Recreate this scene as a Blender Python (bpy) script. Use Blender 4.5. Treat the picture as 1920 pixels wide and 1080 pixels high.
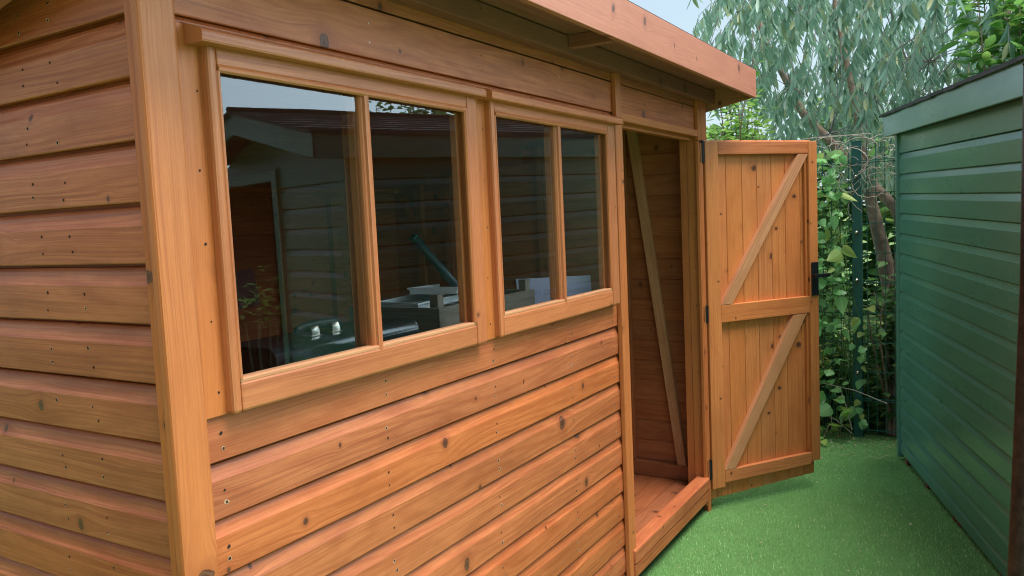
import bpy, math, random
import numpy as np
from mathutils import Vector, Matrix

for o in list(bpy.data.objects): bpy.data.objects.remove(o)
SC = bpy.context.scene
COL = SC.collection
rnd = random.Random(7)
R = math.radians

# ------------------------------------------------------------------ camera
CAMP = (-0.9091, -1.3000, 1.4396)
cF = Vector((0.8522, 0.5162, -0.0853)); cR = Vector((0.514, -0.8566, -0.0454)); cF.normalize()
cR = (cR - cF * cR.dot(cF)).normalized(); cU = cR.cross(cF)
cam = bpy.data.cameras.new('camera'); camo = bpy.data.objects.new('camera', cam); COL.objects.link(camo)
M = Matrix((cR, cU, -cF)).transposed().to_4x4(); M.translation = CAMP
camo.matrix_world = M
cam.sensor_width = 36.0; cam.lens = 36.0 * 1491.0 / 1920.0
cam.clip_start = 0.05; cam.clip_end = 500
SC.camera = camo

# ------------------------------------------------------------------ sky, sun, exposure
SUN_EL, SUN_AZ = R(50), R(250)          # azimuth measured like the sky texture's rotation
w = bpy.data.worlds.new('World'); SC.world = w; w.use_nodes = True
nt = w.node_tree; N = nt.nodes; L = nt.links
for n_ in list(N): N.remove(n_)
wo = N.new('ShaderNodeOutputWorld'); bg = N.new('ShaderNodeBackground')
sky = N.new('ShaderNodeTexSky'); sky.sky_type = 'NISHITA'; sky.sun_disc = False
sky.sun_elevation = SUN_EL; sky.sun_rotation = R(200); sky.air_density = 1.0; sky.dust_density = 2.0; sky.ozone_density = 2.5
tc = N.new('ShaderNodeTexCoord'); mp = N.new('ShaderNodeMapping'); mp.inputs['Scale'].default_value = (1.6, 1.6, 4.5)
nz = N.new('ShaderNodeTexNoise'); nz.inputs['Scale'].default_value = 1.5; nz.inputs['Detail'].default_value = 7; nz.inputs['Roughness'].default_value = .55
rp = N.new('ShaderNodeValToRGB'); rp.color_ramp.elements[0].position = .30; rp.color_ramp.elements[1].position = .70
rp.color_ramp.elements[0].color = (.6, .6, .6, 1); rp.color_ramp.elements[1].color = (.95, .95, .95, 1)
mx = N.new('ShaderNodeMix'); mx.data_type = 'RGBA'
mx.inputs['B'].default_value = (3.5, 4.35, 4.7, 1)
L.new(tc.outputs['Generated'], mp.inputs['Vector']); L.new(mp.outputs['Vector'], nz.inputs['Vector'])
L.new(nz.outputs['Fac'], rp.inputs['Fac']); L.new(rp.outputs['Color'], mx.inputs['Factor'])
L.new(sky.outputs['Color'], mx.inputs['A']); 
# bright sky patch added where the window panes mirror it, apart from the sun
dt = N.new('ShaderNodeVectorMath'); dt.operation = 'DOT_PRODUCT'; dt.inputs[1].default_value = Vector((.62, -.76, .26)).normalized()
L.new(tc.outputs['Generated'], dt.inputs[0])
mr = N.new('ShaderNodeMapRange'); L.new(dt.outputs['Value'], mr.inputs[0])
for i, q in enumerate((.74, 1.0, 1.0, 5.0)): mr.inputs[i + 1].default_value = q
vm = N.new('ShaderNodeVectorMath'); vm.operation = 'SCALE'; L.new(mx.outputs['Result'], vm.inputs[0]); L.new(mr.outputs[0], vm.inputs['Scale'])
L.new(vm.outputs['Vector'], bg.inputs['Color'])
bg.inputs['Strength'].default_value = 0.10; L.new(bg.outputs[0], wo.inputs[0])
sun = bpy.data.lights.new('sun', 'SUN'); sun.energy = 3.2; sun.angle = R(40); sun.color = (1, .95, .88)
suno = bpy.data.objects.new('sun', sun); COL.objects.link(suno)
sd = Vector((0.05, -0.37, 1.0)).normalized()       # towards the sun
suno.rotation_euler = sd.to_track_quat('Z', 'Y').to_euler()
sky.sun_elevation = math.asin(sd.z); sky.sun_rotation = math.atan2(sd.x, sd.y)
SC.view_settings.view_transform = 'Standard'; SC.view_settings.look = 'None'
SC.view_settings.exposure = 1.04; SC.view_settings.gamma = 1
SC.cycles.filter_width = 1.1; SC.cycles.max_bounces = 10; SC.cycles.transparent_max_bounces = 16

# ------------------------------------------------------------------ material helpers
class NT:
    def __init__(s, name):
        s.m = bpy.data.materials.new(name); s.m.use_nodes = True; s.t = s.m.node_tree
        s.b = s.t.nodes['Principled BSDF']; s.o = s.t.nodes['Material Output']
    def n(s, typ, **kw):
        x = s.t.nodes.new(typ)
        for k, v in kw.items(): setattr(x, k, v)
        return x
    def l(s, a, b): s.t.links.new(a, b)
    def val(s, sock, v):
        if hasattr(v, 'node'): s.l(v, sock)
        else: sock.default_value = v
    def math(s, op, a, b=0.0, c=0.0, clamp=False):
        x = s.n('ShaderNodeMath', operation=op, use_clamp=clamp)
        s.val(x.inputs[0], a); s.val(x.inputs[1], b); s.val(x.inputs[2], c); return x.outputs[0]
    def vec(s, a, b, c):
        x = s.n('ShaderNodeCombineXYZ'); s.val(x.inputs[0], a); s.val(x.inputs[1], b); s.val(x.inputs[2], c); return x.outputs[0]
    def noise(s, v, scale=1.0, detail=2.0, rough=.5, dist=0.0):
        x = s.n('ShaderNodeTexNoise'); s.l(v, x.inputs['Vector']); x.inputs['Scale'].default_value = scale
        x.inputs['Detail'].default_value = detail; x.inputs['Roughness'].default_value = rough; x.inputs['Distortion'].default_value = dist
        return x.outputs['Fac']
    def mix(s, f, a, b, typ='MIX'):
        x = s.n('ShaderNodeMix', data_type='RGBA', blend_type=typ)
        s.val(x.inputs['Factor'], f)
        for k, v in (('A', a), ('B', b)):
            if hasattr(v, 'node'): s.l(v, x.inputs[k])
            else: x.inputs[k].default_value = (*v, 1)
        return x.outputs['Result']
    def mapr(s, v, a, b, c, d):
        x = s.n('ShaderNodeMapRange', clamp=True); s.l(v, x.inputs[0])
        for i, q in enumerate((a, b, c, d)): s.val(x.inputs[i + 1], q)
        return x.outputs[0]
    def bump(s, h, dist, strength=1.0):
        x = s.n('ShaderNodeBump'); x.inputs['Distance'].default_value = dist; x.inputs['Strength'].default_value = strength
        s.l(h, x.inputs['Height']); s.l(x.outputs['Normal'], s.b.inputs['Normal']); return x
    def uv(s):
        a = s.n('ShaderNodeUVMap', uv_map='UVMap'); q = s.n('ShaderNodeSeparateXYZ'); s.l(a.outputs[0], q.inputs[0])
        b = s.n('ShaderNodeUVMap', uv_map='seed'); r = s.n('ShaderNodeSeparateXYZ'); s.l(b.outputs[0], r.inputs[0])
        return q.outputs[0], q.outputs[1], r.outputs[0], r.outputs[1]
    def obj(s): return s.n('ShaderNodeTexCoord').outputs['Object']

def wood(name, light, mid, dark, knot=(.050, .015, .008), density=1.0, knotr=1.0, rough=.45, ring=1.0, patch=1.0, spec=.4, bump=.0009, hue=.0022, vr=(.86, 1.07)):
    t = NT(name); u, v, s, s2 = t.uv()
    so = t.math('MULTIPLY', s, 37.0)
    low = t.noise(t.vec(t.math('MULTIPLY', u, 1.3), t.math('MULTIPLY', v, 7.0), so), 1, 2)
    lowc = t.math('SUBTRACT', low, .5)
    SU, SV = 3.4, 8.0
    qx = t.math('MULTIPLY_ADD', u, SU, t.math('MULTIPLY', s, 71.3)); qy = t.math('MULTIPLY_ADD', v, SV, t.math('MULTIPLY', s, 13.7))
    vo = t.n('ShaderNodeTexVoronoi', voronoi_dimensions='2D', feature='F1'); t.l(t.vec(qx, qy, 0), vo.inputs['Vector'])
    vo.inputs['Scale'].default_value = 1; vo.inputs['Randomness'].default_value = 1
    P = t.n('ShaderNodeSeparateXYZ'); t.l(vo.outputs['Position'], P.inputs[0])
    Cc = t.n('ShaderNodeSeparateColor'); t.l(vo.outputs['Color'], Cc.inputs[0])
    du = t.math('DIVIDE', t.math('SUBTRACT', qx, P.outputs[0]), SU); dv = t.math('DIVIDE', t.math('SUBTRACT', qy, P.outputs[1]), SV)
    wob = t.noise(t.vec(t.math('MULTIPLY', u, 40), t.math('MULTIPLY', v, 40), so), 1, 2)
    r = t.math('SQRT', t.math('ADD', t.math('MULTIPLY', du, du), t.math('MULTIPLY', t.math('MULTIPLY', dv, dv), .6)))
    r = t.math('MULTIPLY', r, t.math('ADD', t.math('MULTIPLY', wob, 1.1), .45))
    keep = t.math('LESS_THAN', Cc.outputs[0], .66 * density)
    kr = t.math('MULTIPLY', t.math('MULTIPLY_ADD', t.math('POWER', Cc.outputs[1], 2.5), .016 * knotr, .0032 * knotr), keep)
    # grain flows round the knots
    a = t.math('DIVIDE', du, t.math('MULTIPLY_ADD', kr, 4.6, .008)); b = t.math('DIVIDE', dv, t.math('MULTIPLY_ADD', kr, 2.8, .006))
    g = t.math('MULTIPLY', t.math('EXPONENT', t.math('MULTIPLY', t.math('ADD', t.math('MULTIPLY', a, a), t.math('MULTIPLY', b, b)), -1.0)), keep)
    vv = t.math('SUBTRACT', v, t.math('MULTIPLY', t.math('MULTIPLY', dv, g), .92))
    vv = t.math('ADD', vv, t.math('MULTIPLY', lowc, .05))
    g1 = t.noise(t.vec(t.math('MULTIPLY', u, 3.0), t.math('MULTIPLY', vv, 260), so), 1, 3, .6)
    g2 = t.noise(t.vec(t.math('MULTIPLY', u, 9), t.math('MULTIPLY', vv, 620), so), 1, 2, .6)
    cat = t.noise(t.vec(t.math('MULTIPLY', u, .9), t.math('MULTIPLY', vv, 9), t.math('ADD', so, 5.0)), 1, 1)
    late = t.mapr(t.noise(t.vec(t.math('MULTIPLY', u, 1.6), t.math('MULTIPLY', vv, 190), t.math('ADD', so, 3.0)), 1, 1, .5), .50, .60, 0, .55)
    late = t.math('MULTIPLY', late, t.mapr(t.noise(t.vec(t.math('MULTIPLY', u, .8), t.math('MULTIPLY', v, 16), t.math('ADD', so, 11.0)), 1, 1), .38, .62, .1, 1))
    rings = t.math('SINE', t.math('MULTIPLY', t.math('ADD', t.math('MULTIPLY', cat, 9.0), t.math('MULTIPLY', vv, 14)), 6.283))
    ringm = t.mapr(rings, -.4, 1.0, 0, 1)
    f = t.math('ADD', t.math('MULTIPLY', t.mapr(g1, .40, .60, 0, 1), .50), t.math('MULTIPLY', ringm, .50 * ring))
    f = t.math('ADD', f, t.math('MULTIPLY', t.mapr(g2, .3, .7, -.5, .5), .34), clamp=True)
    col = t.mix(f, light, mid)
    blot = t.noise(t.vec(t.math('MULTIPLY', u, 3.5), t.math('MULTIPLY', v, 9.0), t.math('ADD', so, 9.0)), 1, 3, .6)
    col = t.mix(t.math('MULTIPLY', t.mapr(blot, .45, .75, 0, .55 * patch), 1.0), col, dark)
    col = t.mix(t.math('MULTIPLY', late, .9), col, dark)
    mott = t.noise(t.vec(t.math('MULTIPLY', u, 22), t.math('MULTIPLY', vv, 70), t.math('ADD', so, 21.0)), 1, 3, .65)
    col = t.mix(t.mapr(mott, .45, .75, 0, .45), col, mid)
    col = t.mix(t.mapr(mott, .45, .22, 0, .35), col, light)
    # board-to-board tint
    hs = t.n('ShaderNodeHueSaturation'); t.l(col, hs.inputs['Color'])
    t.val(hs.inputs['Hue'], t.mapr(s2, 0, 1, .5 - hue, .5 + hue * .8)); t.val(hs.inputs['Saturation'], t.mapr(s, 0, 1, .99, 1.03)); t.val(hs.inputs['Value'], t.mapr(t.math('FRACT', t.math('MULTIPLY', s, 7.3)), 0, 1, vr[0] * .98, vr[1] * .96))
    col = hs.outputs[0]
    # knots: halo, dark rim, ringed core
    halo = t.math('MULTIPLY', t.mapr(r, t.math('MULTIPLY', kr, .9), t.math('MULTIPLY', kr, 2.9), .75, 0), keep)
    col = t.mix(halo, col, tuple(.55 * m + .3 * d for m, d in zip(mid, dark)))
    core = t.math('MULTIPLY', t.mapr(r, t.math('MULTIPLY', kr, .88), kr, 1, 0), keep)
    kring = t.mapr(t.math('SINE', t.math('ADD', t.math('MULTIPLY', t.math('DIVIDE', r, t.math('ADD', kr, .0005)), 7.0), t.math('MULTIPLY', wob, 7.0))), -1, 1, 0, .7)
    col = t.mix(t.math('MULTIPLY', core, .9), col, t.mix(kring, tuple(k * 1.3 for k in knot), (.16, .075, .045)))
    rim = t.math('MULTIPLY', t.mapr(t.math('ABSOLUTE', t.math('SUBTRACT', r, t.math('MULTIPLY', kr, .95))), .0, .0013, .8, 0), keep)
    col = t.mix(rim, col, tuple(k * .6 for k in knot))
    t.l(col, t.b.inputs['Base Color'])
    t.val(t.b.inputs['Roughness'], t.mapr(g1, .2, .8, rough - .07, rough + .1)); t.b.inputs['Specular IOR Level'].default_value = spec
    h = t.math('ADD', t.math('MULTIPLY', g1, .6), t.math('MULTIPLY', g2, .4))
    t.bump(h, bump, .8)
    return t.m

def paint(name, c, rough=.35, var=.15, spec=.5, bump=.0002):
    t = NT(name); u, v, s, s2 = t.uv()
    g = t.noise(t.vec(t.math('MULTIPLY', u, 5), t.math('MULTIPLY', v, 120), t.math('MULTIPLY', s, 31)), 1, 4, .6)
    b = t.noise(t.vec(t.math('MULTIPLY', u, 2), t.math('MULTIPLY', v, 6), t.math('MULTIPLY', s, 31)), 1, 4, .6)
    sp = t.noise(t.vec(t.math('MULTIPLY', u, 60), t.math('MULTIPLY', v, 60), s), 1, 1)
    col = t.mix(t.mapr(b, .3, .75, 0, 1), c, tuple(x * (1 - var) for x in c))
    col = t.mix(t.mapr(sp, .80, .84, 0, .3), col, (.30, .34, .31))
    t.l(col, t.b.inputs['Base Color']); t.val(t.b.inputs['Roughness'], t.mapr(b, .3, .7, rough - .05, rough + .1))
    t.b.inputs['Specular IOR Level'].default_value = spec; t.bump(g, bump, .6); t.b.inputs['Coat Weight'].default_value = .35; t.b.inputs['Coat Roughness'].default_value = .16; return t.m

def plain(name, c, rough=.5, metal=0.0, var=.2, scale=20, bump=0.0, spec=.5):
    t = NT(name); f = t.noise(t.obj(), scale, 4, .6)
    t.l(t.mix(t.mapr(f, .3, .7, 0, 1), c, tuple(x * (1 - var) for x in c)), t.b.inputs['Base Color'])
    t.b.inputs['Roughness'].default_value = rough; t.b.inputs['Metallic'].default_value = metal; t.b.inputs['Specular IOR Level'].default_value = spec
    if bump: t.bump(f, bump, .7)
    return t.m

def leafmat(name, c1, c2, c3, rough=.45, trans=.35):
    t = NT(name); u, v, s, s2 = t.uv()
    col = t.mix(s, c1, c2); col = t.mix(t.mapr(s2, .82, .9, 0, 1), col, c3)
    vein = t.mapr(t.math('ABSOLUTE', t.math('SUBTRACT', v, .5)), 0, .06, .35, 0)
    col = t.mix(vein, col, tuple(min(1, x * 1.8) for x in c2))
    t.l(col, t.b.inputs['Base Color']); t.b.inputs['Roughness'].default_value = rough; t.b.inputs['Specular IOR Level'].default_value = .35
    tr = t.n('ShaderNodeBsdfTranslucent'); t.l(t.mix(.5, col, tuple(min(1, x * 1.6) for x in c2)), tr.inputs['Color'])
    ms = t.n('ShaderNodeMixShader'); ms.inputs[0].default_value = trans
    t.l(t.b.outputs[0], ms.inputs[1]); t.l(tr.outputs[0], ms.inputs[2]); t.l(ms.outputs[0], t.o.inputs[0]); return t.m

MW = {}
MW['board'] = wood('stained_board', (.58, .188, .070), (.43, .115, .039), (.25, .058, .022), density=1.0)
MW['trim'] = wood('stained_trim', (.59, .190, .058), (.48, .137, .039), (.32, .078, .024), vr=(.96, 1.04), density=.55, ring=.35, patch=.6, knotr=.8)
MW['door'] = wood('stained_door_board', (.68, .250, .088), (.57, .188, .060), (.38, .10, .034), density=1.0, ring=.5, patch=.8, knotr=.95, vr=(.95, 1.05))
MW['sash'] = wood('stained_sash', (.60, .205, .078), (.46, .136, .050), (.30, .074, .030), density=.25, ring=.3, patch=.6, knotr=.7, rough=.4)
MW['fascia'] = wood('stained_fascia', (.54, .205, .125), (.45, .158, .094), (.33, .10, .06), density=.6, ring=.4, patch=.6)
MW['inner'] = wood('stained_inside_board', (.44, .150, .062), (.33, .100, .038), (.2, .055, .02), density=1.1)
MW['pale'] = wood('pale_stained_timber', (.62, .30, .16), (.50, .215, .10), (.36, .13, .06), density=.5, ring=.4)
MW['ply'] = wood('stained_sheathing', (.36, .135, .100), (.29, .105, .078), (.20, .065, .05), density=.3, ring=.6)
MW['grey'] = wood('weathered_crate_wood', (.25, .225, .18), (.16, .14, .11), (.08, .072, .06), knot=(.05, .045, .04), density=.6, rough=.8, patch=1.2, bump=.001)
M_GREEN = paint('green_shed_paint', (.085, .240, .195), .3, spec=.6)
M_FELT = plain('dark_roof_felt', (.020, .021, .024), .85, var=.5, scale=120, bump=.001)
M_BLACK = plain('black_ironmongery', (.012, .014, .018), .45, metal=.3, scale=60)
M_HOLE = plain('nail_hole', (.02, .012, .008), .9)
M_CHIP = plain('bare_wood_chip', (.60, .33, .19), .7)
M_SCREW = plain('bright_nail_head', (.55, .53, .50), .3, metal=.9)
M_BOX = plain('dark_painted_metal', (.010, .013, .017), .20, metal=.0, scale=8, var=.4, spec=1.0)
M_CHROME = plain('dull_chrome', (.50, .47, .40), .32, metal=1.0)
M_FGREEN = plain('fence_green_coating', (.008, .105, .095), .35, scale=50)
M_TUBE = plain('dark_green_tube', (.008, .045, .045), .3, scale=50)
M_RUST = plain('rusty_brown_steel', (.060, .035, .026), .55, metal=.4, var=.8, scale=45, bump=.002)
M_BARK = plain('peeling_bark', (.42, .29, .22), .85, var=.65, scale=14, bump=.01)
M_TWIG = plain('grey_twig', (.30, .26, .26), .8, var=.4, scale=30)
M_VINE = plain('dry_vine_stem', (.62, .53, .46), .8, var=.5, scale=60)
M_WHITE = plain('translucent_white_plastic', (.62, .66, .66), .3, var=.1, scale=12)
M_BRICKFOOT = plain('red_brown_bearer_block', (.20, .07, .04), .85, var=.5, scale=30, bump=.002)
M_BEARER = plain('pale_timber_bearer', (.42, .32, .15), .8, var=.3, scale=20)
M_DEBRIS = plain('dry_leaf_scraps', (.66, .58, .42), .8, var=.7, scale=14)
M_RED = plain('dull_red_paint', (.16, .022, .02), .5, scale=8)

def glass():
    t = NT('window_glass'); t.t.nodes.remove(t.b)
    fr = t.n('ShaderNodeFresnel'); fr.inputs['IOR'].default_value = 1.52
    geo = t.n('ShaderNodeNewGeometry')
    dirt = t.noise(t.obj(), 3.0, 5, .6)
    f = t.math('MULTIPLY', fr.outputs[0], 1.8, clamp=True)
    f = t.math('MULTIPLY', f, t.math('SUBTRACT', 1.0, geo.outputs['Backfacing']))
    tr = t.n('ShaderNodeBsdfTransparent'); tr.inputs[0].default_value = (.965, .985, .98, 1)
    gl = t.n('ShaderNodeBsdfGlossy'); gl.inputs['Roughness'].default_value = 0.004; gl.inputs[0].default_value = (.90, .96, 1, 1)
    wv = t.noise(t.obj(), 2.2, 1); bp_ = t.n('ShaderNodeBump'); bp_.inputs['Distance'].default_value = .0012; bp_.inputs['Strength'].default_value = .5
    t.l(wv, bp_.inputs['Height']); t.l(bp_.outputs[0], gl.inputs['Normal'])
    ms = t.n('ShaderNodeMixShader'); t.l(f, ms.inputs[0]); t.l(tr.outputs[0], ms.inputs[1]); t.l(gl.outputs[0], ms.inputs[2])
    t.l(ms.outputs[0], t.o.inputs[0]); return t.m
M_GLASS = glass()

# ------------------------------------------------------------------ mesh builder
class MB:
    def __init__(s): s.v = []; s.f = []; s.uv = []; s.sd = []; s.mi = []
    def seed(s): return (rnd.random(), rnd.random())
    def face(s, pts, uvs, sd, mi=0):
        b = len(s.v); s.v += [tuple(p) for p in pts]; s.f.append(tuple(range(b, b + len(pts)))); s.uv += list(uvs); s.sd += [sd] * len(pts); s.mi.append(mi)
    def box(s, x0, x1, y0, y1, z0, z1, g='x', M=None, mi=0, sd=None):
        sd = sd or s.seed(); X = (x0, x1); Y = (y0, y1); Z = (z0, z1); b = len(s.v)
        c = [Vector((X[i], Y[j], Z[k])) for i in (0, 1) for j in (0, 1) for k in (0, 1)]
        s.v += [tuple(M @ p if M else p) for p in c]
        ax = 'xyz'.index(g); o = [i for i in range(3) if i != ax]; off = rnd.random() * 5
        ext = [x1 - x0, y1 - y0, z1 - z0]
        for q, nax in (((0, 1, 3, 2), 0), ((4, 6, 7, 5), 0), ((0, 4, 5, 1), 1), ((2, 3, 7, 6), 1), ((0, 2, 6, 4), 2), ((1, 5, 7, 3), 2)):
            s.f.append(tuple(b + i for i in q)); s.mi.append(mi)
            for i in q:
                p = c[i]
                if nax == ax: uvv = (p[o[0]] * 2 + off, p[o[1]])
                else:
                    t = [i2 for i2 in o if i2 != nax][0]
                    uvv = (p[ax] + off, p[t] + (ext[t] if nax == o[0] else 0) + (.37 if q[0] else 0))
                s.uv.append(uvv); s.sd.append(sd)
    def beam(s, A, B, w, t, nrm, mi=0, sd=None):
        A = Vector(A); B = Vector(B); x = (B - A); l = x.length; x.normalize(); z = Vector(nrm); z = (z - x * z.dot(x)).normalized(); y = z.cross(x)
        Mx = Matrix((x, y, z)).transposed().to_4x4(); Mx.translation = A
        s.box(0, l, -w / 2, w / 2, -t / 2, t / 2, 'x', Mx, mi, sd)
    def extrude(s, prof, s0, s1, M, seg=1, sd=None, jit=0.0, cap=True, closed=False, mi=0, thick=None):
        """prof: list of (d, z) in the local frame (x along, y = -d outwards, z up)"""
        sd = sd or s.seed(); off = rnd.random() * 5; ln = [0]
        pr = prof + ([prof[0]] if closed else [])
        for i in range(1, len(pr)): ln.append(ln[-1] + math.dist(pr[i], pr[i - 1]))
        js = [rnd.uniform(-jit, jit) for _ in range(seg + 1)]
        b = len(s.v); n = len(pr)
        for k in range(seg + 1):
            xx = s0 + (s1 - s0) * k / seg
            for d, z in pr: s.v.append(tuple(M @ Vector((xx, -d, z + js[k]))))
        for k in range(seg):
            for i in range(n - 1):
                a0 = b + k * n + i; a1 = a0 + n
                s.f.append((a0, a1, a1 + 1, a0 + 1)); s.mi.append(mi)
                u0 = s0 + (s1 - s0) * k / seg + off; u1 = s0 + (s1 - s0) * (k + 1) / seg + off
                s.uv += [(u0, ln[i]), (u1, ln[i]), (u1, ln[i + 1]), (u0, ln[i + 1])]; s.sd += [sd] * 4
        if cap and closed:
            for k, rv in ((0, 0), (seg, 1)):
                idx = [b + k * n + i for i in range(n - 1)]
                if not rv: idx = idx[::-1]
                s.f.append(tuple(idx)); s.mi.append(mi); s.uv += [(0, 0)] * len(idx); s.sd += [sd] * len(idx)
    def disc(s, c, nrm, r, mi, sides=7, lift=.0006):
        c = Vector(c); nrm = Vector(nrm).normalized(); a = nrm.orthogonal().normalized(); bb = nrm.cross(a)
        if getattr(s, 'chip', None) and rnd.random() < .75:
            k = rnd.uniform(1.5, 2.1); c1 = c + nrm * lift * .5 + a * rnd.uniform(-.0008, .0008)
            s.face([c1 + (a * math.cos(t) + bb * math.sin(t)) * r * k * rnd.uniform(.65, 1.1) for t in [2 * math.pi * i / 9 for i in range(9)]], [(0, 0)] * 9, (0, 0), s.chip)
        c = c + nrm * lift; e = rnd.uniform(.8, 1.25)
        s.face([c + a * math.cos(t) * r * e + bb * math.sin(t) * r for t in [2 * math.pi * i / sides for i in range(sides)]], [(0, 0)] * sides, (0, 0), mi)
    def tube(s, pts, rad, sides=6, mi=0, cap=True):
        pts = [Vector(p) for p in pts]; n = len(pts); rads = rad if isinstance(rad, (list, tuple)) else [rad] * n
        b = len(s.v); up = Vector((.13, .29, .95)); sd = s.seed(); prev = None; ln = 0
        us = []
        for i, p in enumerate(pts):
            t = (pts[min(i + 1, n - 1)] - pts[max(i - 1, 0)]).normalized()
            a = (prev - t * prev.dot(t)) if prev else up.cross(t)
            if a.length < 1e-4: a = t.orthogonal()
            a.normalize(); prev = a; c = t.cross(a)
            if i: ln += (pts[i] - pts[i - 1]).length
            us.append(ln)
            for k in range(sides):
                an = 2 * math.pi * k / sides; s.v.append(tuple(p + (a * math.cos(an) + c * math.sin(an)) * rads[i]))
        for i in range(n - 1):
            for k in range(sides):
                k2 = (k + 1) % sides; q = (b + i * sides + k, b + i * sides + k2, b + (i + 1) * sides + k2, b + (i + 1) * sides + k)
                s.f.append(q); s.mi.append(mi); w0 = k / sides * .05; w1 = (k + 1) / sides * .05
                s.uv += [(us[i], w0), (us[i], w1), (us[i + 1], w1), (us[i + 1], w0)]; s.sd += [sd] * 4
        if cap:
            for base, rv in ((b, True), (b + (n - 1) * sides, False)):
                idx = list(range(base, base + sides)); idx = idx[::-1] if rv else idx
                s.f.append(tuple(idx)); s.mi.append(mi); s.uv += [(0, 0)] * sides; s.sd += [sd] * sides
    def build(s, name, mats, parent=None, bevel=0.0, smooth=False):
        me = bpy.data.meshes.new(name); me.from_pydata(s.v, [], s.f)
        a = me.uv_layers.new(name='UVMap'); a.data.foreach_set('uv', np.array(s.uv, 'f').ravel())
        b = me.uv_layers.new(name='seed'); b.data.foreach_set('uv', np.array(s.sd, 'f').ravel())
        for m in (mats if isinstance(mats, (list, tuple)) else [mats]): me.materials.append(m)
        me.polygons.foreach_set('material_index', s.mi)
        if smooth: me.polygons.foreach_set('use_smooth', [True] * len(s.f))
        me.update(); o = bpy.data.objects.new(name, me); COL.objects.link(o)
        if parent: o.parent = parent
        if bevel:
            md = o.modifiers.new('bevel', 'BEVEL'); md.width = bevel; md.segments = 2; md.limit_method = 'ANGLE'; md.angle_limit = R(40); md.harden_normals = False
        return o

class LV:
    """many leaves in numpy: each a strip of quads"""
    def __init__(s): s.V = []; s.F = []; s.UV = []; s.SD = []; s.n = 0
    def add(s, base, d, side, length, width, shape, bend=0.0, fold=0.0):
        """base,d,side: (n,3); shape: list of (t, halfwidth fraction)"""
        base = np.asarray(base, float); n = len(base); d = np.asarray(d, float); d /= np.linalg.norm(d, axis=1)[:, None]
        side = np.asarray(side, float); side -= d * (side * d).sum(1)[:, None]; side /= np.linalg.norm(side, axis=1)[:, None] + 1e-9
        up = np.cross(d, side); length = np.broadcast_to(length, n)[:, None]; width = np.broadcast_to(width, n)[:, None]
        bend = np.broadcast_to(bend, n)[:, None]
        k = len(shape); P = np.zeros((n, k * 3, 3)); uv = np.zeros((k * 3, 2))
        for i, (t, hw) in enumerate(shape):
            c = base + d * length * t + up * bend * length * t * t
            P[:, i * 3] = c - side * width * hw / 2 + up * fold * width * hw; P[:, i * 3 + 1] = c; P[:, i * 3 + 2] = c + side * width * hw / 2 + up * fold * width * hw
            uv[i * 3] = (t, 0); uv[i * 3 + 1] = (t, .5); uv[i * 3 + 2] = (t, 1)
        f = []
        for i in range(k - 1):
            a = i * 3; f += [(a, a + 1, a + 4, a + 3), (a + 1, a + 2, a + 5, a + 4)]
        f = np.array(f); F = (f[None] + (np.arange(n) * k * 3)[:, None, None] + s.n).reshape(-1, 4)
        s.V.append(P.reshape(-1, 3)); s.F.append(F); s.UV.append(np.tile(uv[f].reshape(-1, 2), (n, 1)))
        sd = np.random.rand(n, 2); s.SD.append(np.repeat(sd, len(f) * 4, axis=0)); s.n += n * k * 3
    def build(s, name, mat, parent=None):
        V = np.concatenate(s.V); F = np.concatenate(s.F); me = bpy.data.meshes.new(name)
        me.vertices.add(len(V)); me.vertices.foreach_set('co', V.astype('f').ravel())
        me.loops.add(F.size); me.loops.foreach_set('vertex_index', F.astype('i').ravel())
        me.polygons.add(len(F)); me.polygons.foreach_set('loop_start', np.arange(0, F.size, 4, dtype='i')); 
        me.update(calc_edges=True)
        a = me.uv_layers.new(name='UVMap'); a.data.foreach_set('uv', np.concatenate(s.UV).astype('f').ravel())
        b = me.uv_layers.new(name='seed'); b.data.foreach_set('uv', np.concatenate(s.SD).astype('f').ravel())
        me.materials.append(mat); me.polygons.foreach_set('use_smooth', [True] * len(F)); me.validate()
        o = bpy.data.objects.new(name, me); COL.objects.link(o)
        if parent: o.parent = parent
        return o
np.random.seed(5)
def nr(*a): return np.random.uniform(*a)

def empty(name, loc, label, cat, group=None):
    o = bpy.data.objects.new(name, None); COL.objects.link(o); o.location = loc; o.empty_display_size = .1
    o['label'] = label; o['category'] = cat
    if group: o['group'] = group
    return o
def tag(o, label, cat, group=None, kind=None):
    o['label'] = label; o['category'] = cat
    if group: o['group'] = group
    if kind: o['kind'] = kind
    return o
def unparent_loc(root, o):            # parts are built in world coordinates
    o.matrix_parent_inverse = Matrix.Translation(root.location).inverted()
def parts(root):
    for c in COL.objects:
        if c.parent == root: unparent_loc(root, c)

I4 = Matrix.Identity(4)
GZ = -0.15

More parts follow.
